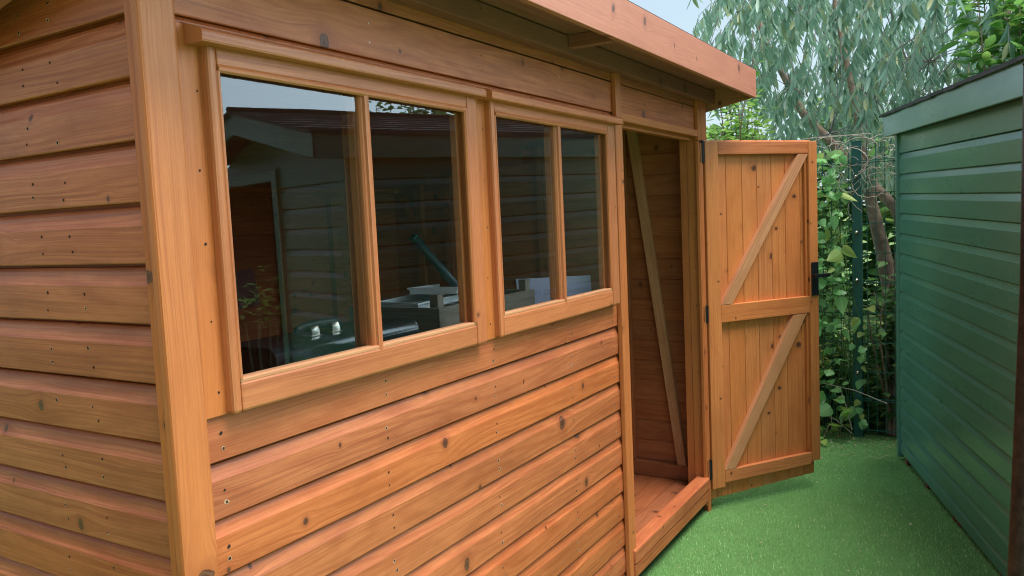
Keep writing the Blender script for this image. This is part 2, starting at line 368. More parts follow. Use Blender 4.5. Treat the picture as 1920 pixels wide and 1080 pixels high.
# ------------------------------------------------------------------ ground
def turf_mat():
    t = NT('artificial_turf'); c = t.obj()
    f = t.noise(c, 320, 3, .7); g = t.noise(c, 3.0, 4, .6); h = t.noise(c, 1100, 2, .6)
    col = t.mix(t.mapr(f, .3, .7, 0, 1), (.18, .43, .13), (.27, .55, .18)); col = t.mix(t.mapr(g, .4, .7, 0, .35), col, (.16, .30, .10))
    t.l(col, t.b.inputs['Base Color']); t.b.inputs['Roughness'].default_value = .8; t.b.inputs['Specular IOR Level'].default_value = .2
    t.bump(t.math('ADD', f, h), .008, 1); return t.m
def lawn_mat():
    t = NT('rough_lawn'); c = t.obj(); f = t.noise(c, 18, 5, .7); g = t.noise(c, .5, 3, .6)
    col = t.mix(t.mapr(f, .3, .7, 0, 1), (.06, .13, .025), (.15, .24, .055)); col = t.mix(t.mapr(g, .4, .7, 0, .5), col, (.20, .23, .08))
    t.l(col, t.b.inputs['Base Color']); t.b.inputs['Roughness'].default_value = .9; t.bump(f, .05, 1); return t.m
m = MB(); m.face([(-250, -250, GZ - .02), (250, -250, GZ - .02), (250, 250, GZ - .02), (-250, 250, GZ - .02)], [(0, 0)] * 4, (0, 0))
o = m.build('ground', lawn_mat()); o['kind'] = 'structure'; o['label'] = 'bright rough lawn beyond the mesh fence'
m = MB(); m.face([(-8, -8, GZ), (4.95, -8, GZ), (4.95, 6, GZ), (-8, 6, GZ)], [(0, 0)] * 4, (0, 0))
o = m.build('path', turf_mat()); o['kind'] = 'structure'; o['label'] = 'green artificial turf path between the two sheds'
# turf blades: real short blades where the photograph shows the turf
lv = LV(); n = 62000
x = nr(1.9, 4.9, n); y = nr(-1.75, .1, n); ok = (y > -.85 - (4.5 - x) * .34 - .12) & ~((x < 3.3) & (y > -.005)); x = x[ok]; y = y[ok]; n = len(x)
an = nr(0, 6.283, n); ti = nr(.1, .9, n); d = np.stack([np.cos(an) * ti, np.sin(an) * ti, np.ones(n)], 1)
lv.add(np.stack([x, y, np.full(n, GZ)], 1), d, np.stack([-np.sin(an), np.cos(an), 0 * an], 1), nr(.006, .012, n), .0022, [(0, 1), (1, .6)])
tm = leafmat('turf_blades', (.19, .47, .14), (.30, .62, .21), (.6, .74, .4), .6, .2)
o = lv.build('turf_pile', tm); tag(o, 'short dense pile of green artificial turf between the sheds', 'turf', kind='stuff')
# loose scraps lying on the turf
m = MB(); rl = random.Random(21)
for i in range(300):
    x = rl.uniform(2.1, 4.85); y = rl.uniform(-.85 - (4.5 - x) * .34 + .02, -.08)
    if i > 95: x = rl.uniform(4.35, 4.86); y = rl.uniform(-.78, -.1)
    s = rl.uniform(.003, .009); a = rl.uniform(0, 6.28); l = rl.choice((1, 1.3, 1.6, 3)); c = Vector((x, y, GZ + .0140 + rl.uniform(0, .004)))
    e = Vector((math.cos(a), math.sin(a), .1)) * s * l; f = Vector((-math.sin(a), math.cos(a), rl.uniform(-.4, .4))) * s * .5
    m.face([c - e, c - f, c + e, c + f], [(0, 0)] * 4, (0, 0))
tag(m.build('leaf_litter', M_DEBRIS), 'pale dry scraps and grass clippings scattered on the turf', 'litter', kind='stuff')

# ------------------------------------------------------------------ orange timber shed
P = .115
YF = -.24; sl = -.19                               # roof falls towards the back
def rz(y): return 2.150 + sl * (y + .24)
def ylim(z): return (z - 2.115) / sl - .24
X1 = 3.27; YB = 2.12
shed = empty('timber_shed', (0, 0, 0), 'orange-brown stained timber shed with two double windows and an open door', 'shed')
def loglap(h, top=.72, depth=.012, t=.016):
    return [(-.029, 0.0015), (-.0015, 0), (0, .0022), (.0006, h * .35), (.0, h * top - .004), (-.0015, h * top), (-.0035, h * top + .004), (-depth * .62, h * .86), (-depth * .94, h - .0095), (-depth - .001, h - .0075), (-.028, h - .007), (-.028, h + .010)]
def holes(m, pts, nrm, mi=1):
    for p in pts: m.disc(p, nrm, rnd.uniform(.0020, .0032), mi)

# front cladding below the windows; board lines measured on the photo
m = MB(); m.chip = 2; zt = .9926
FM = I4
for k in range(0, 11):
    m.extrude(loglap(P, .70, .013), .052, 2.075, FM, 5, jit=.0007) if k else None
    if k == 0:
        m.extrude([(-.016, .002), (-.0015, 0), (0, .002), (.0005, .05), (0, .100)], .052, 2.075, FM, 4, jit=.0006)
    for i in range(len(m.v)): pass
    # shift newest board to its height
    nb = (5 + 1) * len(loglap(P)) if k else (4 + 1) * 5
    zz = zt - k * P
    for i in range(len(m.v) - nb, len(m.v)): m.v[i] = (m.v[i][0], m.v[i][1], m.v[i][2] + zz)
for k in range(0, 10):
    zz = zt - k * P
    for xs, n_ in ((.102, 2), (.600, 2), (1.11, 2), (1.63, 2), (2.0, 1)):
        for j in range(n_):
            m.disc((xs + rnd.uniform(-.006, .006), -.0006, zz + (.026, .058)[j] + rnd.uniform(-.004, .004)), (0, -1, 0), rnd.uniform(.0028, .0038), 1)
m.build('front_cladding', [MW['board'], M_HOLE, M_CHIP], shed)
# header boards above windows and door
m = MB()
m.extrude([(-.016, .002), (-.0015, 0), (0, .002), (0, .117)], .055, 2.075, Matrix.Translation((0, 0, 1.849)), 4, jit=.0005)
m.extrude([(-.016, .002), (-.0015, 0), (0, .002), (0, .075)], .055, 3.25, Matrix.Translation((0, 0, 1.972)), 4, jit=.0005)
m.extrude([(-.004, 0), (-.004, .040), (-.014, .052)], .055, 2.075, Matrix.Translation((0, 0, 1.800)), 3)
m.extrude([(-.016, .002), (-.0015, 0), (0, .002), (0, .115)], 2.11, 3.14, Matrix.Translation((0, 0, 1.852)), 4, jit=.0005)
holes(m, [(x, -.0004, z) for x in (.62, 1.62) for z in (1.885, 1.93)] + [(.66, -.0004, 1.815)], (0, -1, 0), 2)
holes(m, [(x, -.0004, z) for x in (1.12, 2.5, 2.8) for z in (1.885, 1.93)], (0, -1, 0), 1)
m.build('header_cladding', [MW['board'], M_HOLE, M_SCREW], shed)
# piers beside and between the windows
for x0, x1 in ((.040, .125), (1.03, 1.13)):
    m = MB(); m.box(x0, x1, -.008, .016, 1.083, 1.832, 'z')
    holes(m, [((x0 + x1) / 2 + rnd.uniform(-.004, .012) + (.008 if x0 > 1 else .012), -.0082, z) for z in (1.13, 1.27, 1.42, 1.56, 1.71, 1.80)], (0, -1, 0), 1)
    m.build('pier_board', [MW['trim'], M_HOLE], shed, .0015)
# corner post
m = MB()
prof = [(.0, 0), (.0, .085), (.004, .088), (.012, .092), (.018, .099)]
m.box(-.019, .058, -.026, -.001, -.12, 2.03, 'z', sd=(.35, .7))
m.build('corner_board', MW['trim'], shed, .006)
m = MB(); m.box(-.013, .001, -.0255, .023, -.12, 2.03, 'z', sd=(.9, .45)); m.build('corner_board', MW['trim'], shed, .003)
# cover strips either side of the door opening
m = MB(); m.box(2.048, 2.118, -.022, -.001, -.13, 1.812, 'z', sd=(.2, .6)); m.disc((2.10, -.0222, 1.62), (0, -1, 0), .003, 1); m.build('cover_strip', [MW['trim'], M_HOLE], shed, .004)
m = MB(); m.box(2.065, 2.118, -.020, -.001, 1.815, 2.026, 'z'); m.build('cover_strip', MW['trim'], shed, .002)
m = MB(); m.box(3.10, 3.150, -.019, -.001, 1.80, 2.024, 'z'); m.box(3.151, 3.232, -.021, -.001, -.11, 2.024, 'z'); m.build('cover_strip', MW['trim'], shed, .002)
# side wall (left)
m = MB(); m.chip = 2
SM = Matrix.Rotation(R(-90), 4, 'Z')          # local x -> -Y ; outward -y -> -X
SMi = Matrix(((0, -1 * -1 * 0, 0, 0), (0, 0, 0, 0), (0, 0, 1, 0), (0, 0, 0, 1)))
# local (s, -d, z): want world (x = .010 - d, y = s)  => x = .010 + yl, y = s
SM = Matrix(((0, 1, 0, .012), (1, 0, 0, 0), (0, 0, 1, 0), (0, 0, 0, 1)))
z1 = 1.8487
for k in range(-1, 17):
    T = SM @ Matrix.Translation((0, 0, z1 - k * .1148))
    h = .1148
    ye = min(YB, ylim(z1 - k * .1148 + h))
    if k <= 0:
        m.extrude([(-.016, .002), (-.0015, 0), (0, .002), (0, h + .004)], .018, ye, T, 5, jit=.0006)
    else:
        m.extrude(loglap(h, .66, .0145), .018, ye, T, 5, jit=.0007)
    zz = z1 - k * .1148
    for ys in ((.30, .41) if k < 5 else (.26, .40)):
        for j in (0, 1):
            if rnd.random() < .93: m.disc((.0115, ys + rnd.uniform(-.012, .012), zz + (.022, .056)[j] + rnd.uniform(-.006, .006)), (-1, 0, 0), rnd.uniform(.0024, .0034), 1)
m.build('side_cladding', [MW['board'], M_HOLE, M_CHIP], shed)
# inside faces of the walls
def inner_wall(name, s0, s1, M_, z0, z1_, mat, clip=False):
    m = MB(); z = z0
    while z < z1_:
        m.extrude([(0, 0), (.0, .003), (.004, .006), (.004, .109), (0, .112), (0, .1148)], max(s0, YB - ylim(z + .1148)) if clip else s0, s1, M_ @ Matrix.Translation((0, 0, z)), 3); z += .1148
    return m.build(name, mat, shed)
inner_wall('back_wall', .03, X1 - .01, Matrix.Translation((0, YB - .006, 0)), -.07, 1.60, MW['inner'])
inner_wall('end_wall', 0.0, YB - .03, Matrix(((0, 1, 0, X1 - .006), (-1, 0, 0, YB), (0, 0, 1, 0), (0, 0, 0, 1))), -.07, 1.95, MW['inner'], True)
m = MB(); m.box(0.02, X1 + .016, YB, YB + .016, -.1, 1.692, 'x'); m.build('rear_cladding', MW['board'], shed)
m = MB()
for k in range(18):
    zz = -.1 + k * P
    m.extrude([(-.016, .002), (0, .002), (0, P * .7), (-.012, P)], 0.0, min(YB, ylim(zz + P)), Matrix(((0, -1, 0, X1 + .016), (1, 0, 0, 0), (0, 0, 1, 0), (0, 0, 0, 1))) @ Matrix.Translation((0, 0, zz)), 2)
m.build('end_cladding', MW['board'], shed)
m = MB(); m.box(.046, .050, .02, YB - .01, -.1, 1.66, 'y'); m.box(.0462, .0498, .02, .75, 1.6605, 1.90, 'y'); m.build('side_lining', MW['inner'], shed)
# inside face of the front wall (leaves the window and door openings free)
m = MB()
for a, b, c, d in ((.035, 2.115, -.07, 1.10), (.035, 2.115, 1.79, 1.99), (2.12, 3.25, 1.83, 1.99)): m.box(a, b, .030, .034, c, d, 'x')
m.build('front_lining', MW['inner'], shed)
# studs, plates, braces
def stud(nm, *a, g='z', mat='inner', bev=.002): m = MB(); m.box(*a, g); return m.build(nm, MW[mat], shed, bev)
for xs in (.052, .578, 1.065, 2.07): stud('stud', xs, xs + .035, .035, .070, -.05, 1.95)
for xs in (.40, 1.0, 1.6, 2.2, 2.62): stud('stud', xs, xs + .045, YB - .050, YB - .007, -.02, 1.62)
for ys in (1.86, 1.63, .95, .435): stud('stud', X1 - .048, X1 - .012, ys, ys + .055, .05 if ys < .5 else -.02, rz(ys) - .06)
stud('bottom_plate', X1 - .055, X1 - .012, .03, YB - .06, -.035, .045, g='y')
m = MB(); m.beam((X1 - .030, .40, 1.90), (X1 - .030, .150, -.03), .050, .034, (1, 0, 0)); m.build('wall_brace', MW['pale'], shed, .002)
m = MB(); m.beam((X1 - .032, 2.02, 1.62), (X1 - .032, 1.74, 1.1), .055, .03, (1, 0, 0)); m.build('wall_brace', MW['inner'], shed, .002)
# door jamb
m = MB(); m.box(3.118, 3.150, -.001, .050, -.10, 1.845, 'z', sd=(.3, .9)); m.box(3.122, 3.150, .051, .090, -.035, 1.835, 'z'); m.box(3.100, 3.150, -.018, -.0015, -.115, 1.798, 'z', sd=(.4, .6))
holes(m, [(3.1178, .018, z) for z in (1.72, 1.55, 1.43, 1.30, 1.15, .95, .78, .6, .41, .2)], (-1, 0, 0), 1)
m.build('door_jamb', [MW['trim'], M_HOLE], shed, .002)
m = MB(); m.box(2.12, 3.115, -.016, .016, 1.818, 1.851, 'x'); m.box(2.12, 3.116, .017, .050, 1.800, 1.829, 'x'); m.build('door_head', MW['trim'], shed, .002)
stud('jamb_stud', 2.07, 2.112, -.0005, .016, -.03, 1.8, mat='trim')
# floor and threshold
m = MB()
yy = .075
while yy < YB - .01:
    m.box(.035, X1 - .012, yy, min(yy + .112, YB - .01), -.055, -.037, 'x'); yy += .115
m.build('floor', MW['inner'], shed, .0015)
m = MB(); m.box(2.085, 3.112, -.033, .040, -.025, .038, 'x', sd=(.1, .2)); m.build('threshold', MW['board'], shed, .007)
m = MB(); m.box(2.085, 3.112, -.030, -.004, -.082, -.028, 'x', sd=(.6, .1)); m.build('floor_bearer', MW['board'], shed, .003)
m = MB(); m.box(.03, X1, .02, .9, -.13, -.075, 'x'); m.build('floor_frame', MW['inner'], shed)
for a in ((2.10, 2.145, .0, .9, GZ, -.132), (2.85, 2.9, .03, .9, GZ, -.132), (1.2, 1.25, .03, .9, GZ, -.132), (.3, .35, .03, .9, GZ, -.132)):
    m = MB(); m.box(*a, 'y'); m.build('ground_bearer', M_BEARER, shed)
# black keep on the floor beside the door
m = MB(); m.box(2.122, 2.128, .0, .012, -.03, .085, 'z'); m.tube([(2.134, .006, -.02), (2.136, .004, .0), (2.134, .006, .03), (2.137, .004, .055), (2.134, .006, .08)], .005, 8)
m.build('bolt_keep', M_BLACK, shed)
# roof: deck, soffit, fascia
def slab(m, x0, x1, ya, za, yb, zb, t, g='x'):
    v = [Vector(p) for p in ((x0, ya, za), (x1, ya, za), (x1, yb, zb), (x0, yb, zb))]
    sd = m.seed(); dn = Vector((0, 0, -t)); q = v + [p + dn for p in v]
    for f in ((0, 1, 2, 3), (7, 6, 5, 4), (0, 4, 5, 1), (1, 5, 6, 2), (2, 6, 7, 3), (3, 7, 4, 0)):
        pts = [q[i] for i in f]; m.face(pts, [((p.x, p.y + p.z) if g == 'x' else (p.y, p.x + p.z)) for p in pts], sd)
m = MB(); yy = YF
while yy < YB + .05:
    y2 = min(yy + .108, YB + .06); slab(m, -.055, X1 + .055, yy, rz(yy) - .012, y2 - .002, rz(y2) - .012, .012); yy = y2
m.build('roof_deck', MW['ply'], shed)
m = MB(); slab(m, -.075, X1 + .052, YF - .014, rz(YF) + .004, YB + .08, rz(YB) + .004, .004); m.build('roof_felt', M_FELT, shed)
m = MB(); m.box(-.06, X1 + .048, YF - .020, YF, 2.008, 2.148, 'x', sd=(.35, .65)); holes(m, [(x, YF - .0202, z) for x in (1.5, 2.3, 3.0, 3.22) for z in (2.06,)], (0, -1, 0), 1)
m.build('fascia', [MW['fascia'], M_HOLE], shed, .002)
m = MB()                                              # rail under the soffit, noggins, end boards
m.box(-.05, X1 + .03, -.050, -.002, 2.000, 2.062, 'x'); m.build('soffit_rail', MW['ply'], shed, .002)
for xs in (-.01, 1.60, ): m = MB(); m.box(xs, xs + .035, YF + .001, -.051, 2.018, 2.062, 'y'); m.build('soffit_noggin', MW['ply'], shed, .002)
m = MB(); m.box(-.05, X1 + .03, -.001, .03, 2.049, 2.10, 'x'); m.build('wall_plate', MW['ply'], shed)
m = MB(); m.box(0, 3.2, YF + .001, -.052, 2.063, 2.0665, 'x'); m.build('soffit', MW['ply'], shed)
for xs in (-.068, X1 + .030):
    m = MB(); v0 = [Vector((xs, YF + .001, 2.008)), Vector((xs, YB + .05, rz(YB) - .16)), Vector((xs, YB + .05, rz(YB) - .012)), Vector((xs, YF + .001, 2.146))]
    v1 = [p + Vector((.018, 0, 0)) for p in v0]; sd = m.seed(); q = v0 + v1
    for f in ((0, 3, 2, 1), (4, 5, 6, 7), (0, 1, 5, 4), (3, 7, 6, 2), (0, 4, 7, 3), (1, 2, 6, 5)):
        m.face([q[i] for i in f], [(q[i].y, q[i].z + q[i].x) for i in f], sd)
    m.build('barge_board', MW['fascia'], shed, .002)

# windows
def window(x0, x1, z0, z1, gx, gz0, gz1, mull, cx0, cx1, lab):
    wn = bpy.data.objects.new('window', None); COL.objects.link(wn); wn.parent = shed; wn.location = ((x0 + x1) / 2, 0, z0); wn['label'] = lab
    inv = Matrix.Translation(wn.location).inverted()
    def part(m, nm, mat, bev=0):
        o = m.build(nm, mat, wn, bev); o.matrix_parent_inverse = inv; return o
    yf = -.031
    m = MB(); m.box(x0, gx[0] - .002, yf, .010, z0, z1, 'z'); part(m, 'left_stile', MW['sash'], .007)
    m = MB(); m.box(gx[1] + .002, x1, yf, .010, z0, z1, 'z'); part(m, 'right_stile', MW['sash'], .007)
    m = MB(); m.box(gx[0] - .0015, gx[1] + .0015, yf + .0015, .010, z0 + .001, gz0 - .006, 'x'); part(m, 'bottom_rail', MW['sash'], .006)
    m = MB(); m.box(gx[0] - .0015, gx[1] + .0015, yf + .0015, .010, gz1 + .010, z1, 'x'); part(m, 'top_rail', MW['sash'], .003)
    # rounded beads round the glass
    mm = MB()
    def bead(A, B, r=.0075):
        mm.tube([A, B], r, 8)
    yb = -.0255
    bead((gx[0], yb, gz1 + .004), (gx[1], yb, gz1 + .004)); bead((gx[1] - .004, yb, gz0), (gx[1] - .004, yb, gz1))
    bead((gx[0] + .001, yb, gz0), (gx[0] + .001, yb, gz1), .005)
    part(mm, 'glazing_bead', MW['sash'])
    mm = MB(); mm.box(gx[0] - .001, gx[1] + .001, -.028, .006, gz0 - .008, gz0 + .001, 'x', sd=(.8, .95)); part(mm, 'glazing_ledge', MW['pale'], .002)
    # mullion with moulded front
    mw = .5 * (mull[0] + mull[1]); h = (mull[1] - mull[0]) / 2
    mm = MB()
    prof = [(-.008, -h), (.014, -h), (.020, -h * .82), (.0215, -h * .58), (.028, -h * .48), (.0300, 0), (.028, h * .48), (.0215, h * .58), (.020, h * .82), (.014, h), (-.008, h)]
    MMx = Matrix(((0, 0, 1, mw), (0, 1, 0, 0), (1, 0, 0, 0), (0, 0, 0, 1)))
    mm.extrude(prof, gz0 - .016, gz1 + .009, MMx, 1, closed=True); part(mm, 'mullion', MW['sash'])
    for a, b in ((gx[0] - .001, mull[0] + .004), (mull[1] - .004, gx[1] + .001)):
        mm = MB(); mm.box(a, b, -.0125, -.0085, gz0 - .006, gz1 + .008, 'x'); part(mm, 'pane', M_GLASS)
    # inner beads (seen through and beside the glass)
    for a, b in ((gx[0], gx[0] + .012), (mull[0] - .001, mull[1] + .001), (gx[1] - .012, gx[1])):
        mm = MB(); mm.box(a, b, .0005, .024, gz0, gz1, 'z'); part(mm, 'inner_bead', MW['sash'], .002)
    # sloping drip bar over the window
    mm = MB(); pr = [(0, .0), (.056, .0), (.058, .002), (.058, .020), (.050, .026), (.0, .043)]
    mm.extrude(pr, cx0, cx1, Matrix.Translation((0, 0, z1 - .019)), 1, closed=True); part(mm, 'drip_bar', MW['sash'], .0015)
    return wn
window(.116, 1.037, 1.083, 1.812, (.140, .985), 1.150, 1.750, (.549, .580), .085, 1.048, 'nearer four-light window half with the black metal case behind it')
window(1.113, 2.020, 1.085, 1.812, (1.137, 1.952), 1.155, 1.753, (1.532, 1.570), 1.078, 2.040, 'farther window, nearer the door, with the blue-white sheet behind it')

# ------------------------------------------------------------------ shed door
H = Vector((3.135, -.045, 0)); TT = Vector((3.765, -.482, 0)); DD = (TT - H).normalized(); NN = Vector((DD.y, -DD.x, 0)); DW = .755
# local: x along the door, y = towards camera (inner face), z up
DM = Matrix((( DD.x, NN.x, 0, H.x), (DD.y, NN.y, 0, H.y), (0, 0, 1, 0), (0, 0, 0, 1)))
door = bpy.data.objects.new('door', None); COL.objects.link(door); door.parent = shed; door.location = H
door['label'] = 'ledged and braced shed door standing wide open'
dinv = Matrix.Translation(H).inverted()
def dpart(m, nm, mat, bev=.002):
    o = m.build(nm, mat, door, bev); o.matrix_parent_inverse = dinv; return o
m = MB(); bx = [-.030, .048, .148, .254, .354, .453, .548, .655, .735]
for a, b in zip(bx, bx[1:]): m.box(a + .001, b - .001, -.044, -.030, -.095 + .02 * a / .75, 1.803, 'z', DM)
dpart(m, 'board_panel', MW['door'], .0025)
m = MB(); m.box(-.036, -.014, -.044, -.006, -.16, 1.788, 'z', DM); dpart(m, 'edge_strip', MW['trim'])
m = MB(); m.box(-.005, .078, -.0293, .0, -.035, 1.795, 'z', DM, sd=(.5, .75)); dpart(m, 'stile', MW['door'], .004)
m = MB(); m.box(.692, .752, -.0293, .0, .005, 1.795, 'z', DM, sd=(.7, .6)); m.box(.752, .757, -.044, -.004, .008, 1.790, 'z', DM); dpart(m, 'stile', MW['door'], .003)
m = MB(); m.box(.675, .6905, -.0290, -.014, .045, 1.72, 'z', DM); dpart(m, 'inner_strip', MW['trim'])
for z0_, z1_, s in ((1.727, 1.793, (.9, .9)), (.850, .944, (.7, .45)), (-.012, .055, (.2, .0))):
    m = MB(); m.box(.079, .691, -.0291, -.0015, z0_, z1_, 'x', DM, sd=s); dpart(m, 'rail', MW['sash'] if s[1] == .9 else MW['door'], .003)
def para(a0, a1, b0, b1, za, zb, sd):
    m = MB(); q = [DM @ Vector(p) for p in ((b0, -.0285, zb), (b1, -.0285, zb), (a1, -.0285, za), (a0, -.0285, za), (b0, -.001, zb), (b1, -.001, zb), (a1, -.001, za), (a0, -.001, za))]
    ax = (q[3] - q[0]).normalized()
    for f in ((4, 5, 6, 7), (3, 2, 1, 0), (0, 1, 5, 4), (1, 2, 6, 5), (2, 3, 7, 6), (3, 0, 4, 7)):
        pts = [q[i] for i in f]; m.face(pts, [((p - q[0]).dot(ax), (p - q[0]).cross(ax).length) for p in pts], sd)
    return m
dpart(para(.620, .690, .080, .150, 1.725, .946, (.4, .8)), 'diagonal_brace', MW['pale'], .003)
dpart(para(.572, .665, .080, .150, .848, .057, (.8, .9)), 'diagonal_brace', MW['pale'], .003)
# handle: black backplate with a square lever that reaches past the door's edge
m = MB(); m.box(.700, .748, .0005, .007, .944, 1.130, 'z', DM); m.box(.712, .728, .007, .030, 1.045, 1.065, 'z', DM)
m.box(.688, .800, .030, .043, 1.046, 1.066, 'x', DM); m.box(.688, .694, .012, .042, 1.043, 1.066, 'x', DM); dpart(m, 'handle', M_BLACK, .0015)
for z0_, z1_ in ((1.685, 1.80), (.86, .95), (.02, .13)):
    m = MB(); m.tube([(3.128, -.030, z0_), (3.128, -.030, z1_)], .0075, 10); m.box(3.112, 3.128, -.024, -.0195, z0_ + .004, z1_ - .004, 'z')
    m.box(-.014, .004, .002, .005, z0_ + .004, z1_ - .004, 'z', DM @ Matrix.Translation((-.004, -.008, 0))); dpart(m, 'hinge', M_BLACK, .0008)

# ------------------------------------------------------------------ things behind the windows
m = MB(); m.box(.30, 1.98, .075, .70, .86, .885, 'x'); 
bench = empty('workbench', (1.6, .45, -.037), 'plain brown timber bench inside the shed under the black metal case', 'workbench')
o = m.build('bench_top', MW['inner'], bench, .002); unparent_loc(bench, o)
for bx_, by_ in ((.32, .09), (1.92, .09), (.32, .645), (1.92, .645)):
    m = MB(); m.box(bx_, bx_ + .045, by_, by_ + .045, -.037, .859, 'z'); o = m.build('leg', MW['inner'], bench, .002); unparent_loc(bench, o)
box = empty('metal_case', (.64, .24, .886), 'glossy black metal case with a carrying handle on its lid behind the nearer window', 'case')
def rbox(m, x0, x1, y0, y1, z0, z1, r, M_):
    pr = []
    for cx, cy, a0 in ((x1 - r, z1 - r, 0), (x0 + r, z1 - r, 90)):
        for i in range(6): a = R(a0 + i * 18); pr.append((cx + r * math.cos(a), cy + r * math.sin(a)))
    pr += [(x0, z0), (x1, z0)]
    m.extrude(pr, y0, y1, M_, 1, closed=True)
# profile in (y,z), extruded along x
YX = Matrix(((1, 0, 0, 0), (0, -1, 0, 0), (0, 0, 1, 0), (0, 0, 0, 1)))
m = MB(); rbox(m, .105, .325, .352, .885, .965, 1.168, .030, YX); o = m.build('lid', M_BOX, box, .003, True); unparent_loc(box, o)
m = MB(); rbox(m, .108, .322, .355, .882, .887, .963, .004, YX); o = m.build('body', M_BOX, box, .002); unparent_loc(box, o)
hy = .195
m = MB(); m.tube([(.505, hy, 1.178), (.510, hy, 1.187), (.528, hy, 1.192), (.565, hy, 1.194), (.60, hy, 1.194), (.635, hy, 1.192), (.655, hy, 1.187), (.660, hy, 1.178)], [.009, .011, .012, .0125, .0125, .012, .011, .009], 12)
o = m.build('handle', M_BLACK, box, 0, True); unparent_loc(box, o)
for xs in (.538, .612):
    m = MB(); pr = [(-.020, 0), (-.019, .014), (-.013, .024), (0, .027), (.013, .024), (.019, .014), (.020, 0)]
    m.extrude([(a, b) for a, b in pr], xs, xs + .028, Matrix.Translation((0, hy, 1.1685)), 1, closed=True); m.box(xs - .012, xs + .029, hy - .030, hy + .030, 1.1683, 1.1702, 'x')
    o = m.build('handle_bracket', M_CHROME, box, .001, True); unparent_loc(box, o)

# crate
cr = empty('wooden_crate', (1.45, .5, .886), 'weathered grey wooden crate of white plastic trays, behind the window pier', 'crate')
cx0, cx1, cy0, cy1, cz0, cz1 = 1.135, 1.760, .215, .600, .886, 1.168
def cpart(m, nm, mat, bev=.001): o = m.build(nm, mat, cr, bev); unparent_loc(cr, o)
for y0_, y1_ in ((cy0, cy0 + .012), (cy1 - .012, cy1)):
    m = MB()
    for a, b in ((cz0 + .0, cz0 + .085), (cz0 + .10, cz0 + .178), (cz0 + .19, cz1)): m.box(cx0, cx1, y0_, y1_, a, b, 'x')
    cpart(m, 'side_board', MW['grey'])
for x0_, x1_ in ((cx0 + .0005, cx0 + .012), (cx1 - .012, cx1 - .0005)):
    m = MB()
    for a, b in ((cz0 + .0, cz0 + .085), (cz0 + .10, cz0 + .178), (cz0 + .19, cz1)): m.box(x0_, x1_, cy0 + .013, cy1 - .013, a, b, 'y')
    cpart(m, 'end_board', MW['grey'])
m = MB(); m.box(cx0 + .013, cx1 - .013, cy0 + .013, cy1 - .013, cz0, cz0 + .01, 'x'); cpart(m, 'base_board', MW['grey'])
for px_ in (cx0 + .013, cx1 - .045):
    for py_ in (cy0 + .013, cy1 - .045): m = MB(); m.box(px_, px_ + .032, py_, py_ + .032, cz0 + .011, cz1 + .042, 'z'); cpart(m, 'corner_post', MW['grey'])
# white trays stacked in the crate
def tray(x, y, z, rot, tilt, lx, ly, lab):
    Mx = Matrix.Translation((x, y, z)) @ Matrix.Rotation(rot, 4, 'Z') @ Matrix.Rotation(tilt, 4, 'Y')
    m = MB(); m.box(-lx, lx, -ly, ly, 0, .004, 'x', Mx); m.box(-lx, lx, -ly, -ly + .004, .0045, .024, 'x', Mx); m.box(-lx, lx, ly - .004, ly, .0045, .024, 'x', Mx)
    m.box(-lx, -lx + .004, -ly + .0045, ly - .0045, .0045, .024, 'y', Mx); m.box(-lx - .006, lx + .006, -ly - .006, -ly - .0005, .018, .024, 'x', Mx)
    m.box(-lx - .006, lx + .006, ly + .0005, ly + .006, .018, .024, 'x', Mx)
    for i in range(4): m.box(-lx + .01, lx - .01, -ly + .03 + i * (2 * ly - .06) / 3.2, -ly + .034 + i * (2 * ly - .06) / 3.2, .0045, .008, 'x', Mx)
    return tag(m.build('plastic_tray', M_WHITE, None, .001), lab, 'tray', 'white plastic trays in the crate')
tray(1.40, .41, 1.130, .1, 0, .16, .11, 'lowest white plastic tray lying level in the grey crate')
tray(1.36, .43, 1.158, -.12, -.05, .15, .10, 'white plastic tray in the middle of the crate stack, raised at its left')
tray(1.47, .42, 1.186, .25, .04, .14, .09, 'topmost white plastic tray, overhanging toward the dark green tube')
# tube
m = MB(); A = Vector((1.385, .50, 1.396)); B = Vector((1.745, .44, 1.05)); dr = (B - A).normalized()
m.tube([A, A + (B - A) * .4, A + (B - A) * .4 + dr * .001, B], [.0155, .0155, .017, .017], 16); m.tube([A - dr * .0006, A + dr * .004], .0163, 16, 1, True)
m.tube([A - dr * .0012, A - dr * .0008], .0120, 16, 2, True)
tag(m.build('metal_tube', [M_TUBE, M_FGREEN, M_HOLE], None, 0, True), 'dark green round tube leaning diagonally out of the crate', 'tube')
# printed sheet, leaning by the window; the writing shows mirrored through it
t = NT('blue_white_sheet'); t.l(t.mix(t.noise(t.obj(), 5, 3), (.50, .54, .74), (.42, .46, .66)), t.b.inputs['Base Color']); t.b.inputs['Roughness'].default_value = .4; M_SHEET = t.m
t = NT('faint_print'); t.b.inputs['Base Color'].default_value = (.34, .37, .55, 1); M_PRINT = t.m
A = Vector((1.815, .33, 0)); B = Vector((1.990, .085, 0)); ax = (B - A).normalized(); nx_ = Vector((ax.y, -ax.x, 0))
if nx_.y > 0: nx_ = -nx_
sh = empty('printed_sheet', ((A.x + B.x) / 2, (A.y + B.y) / 2, .886), 'bluish white printed sheet standing beside the crate in the farther window', 'notice')
Wd = (B - A).length
SMx = Matrix(((ax.x, nx_.x, 0, A.x), (ax.y, nx_.y, 0, A.y), (0, 0, 1, 0), (0, 0, 0, 1)))
m = MB()
zb, zt_ = .900, 1.203
q = [(-.0, 0, zt_), (Wd, 0, zt_), (Wd + .012, .0, zb), (.02, .0, zb)]
for s_ in (0, .002):
    pts = [SMx @ Vector((a, s_, c)) for a, b, c in q]; m.face(pts if s_ == 0 else pts[::-1], [(0, 0)] * 4, (0, 0))
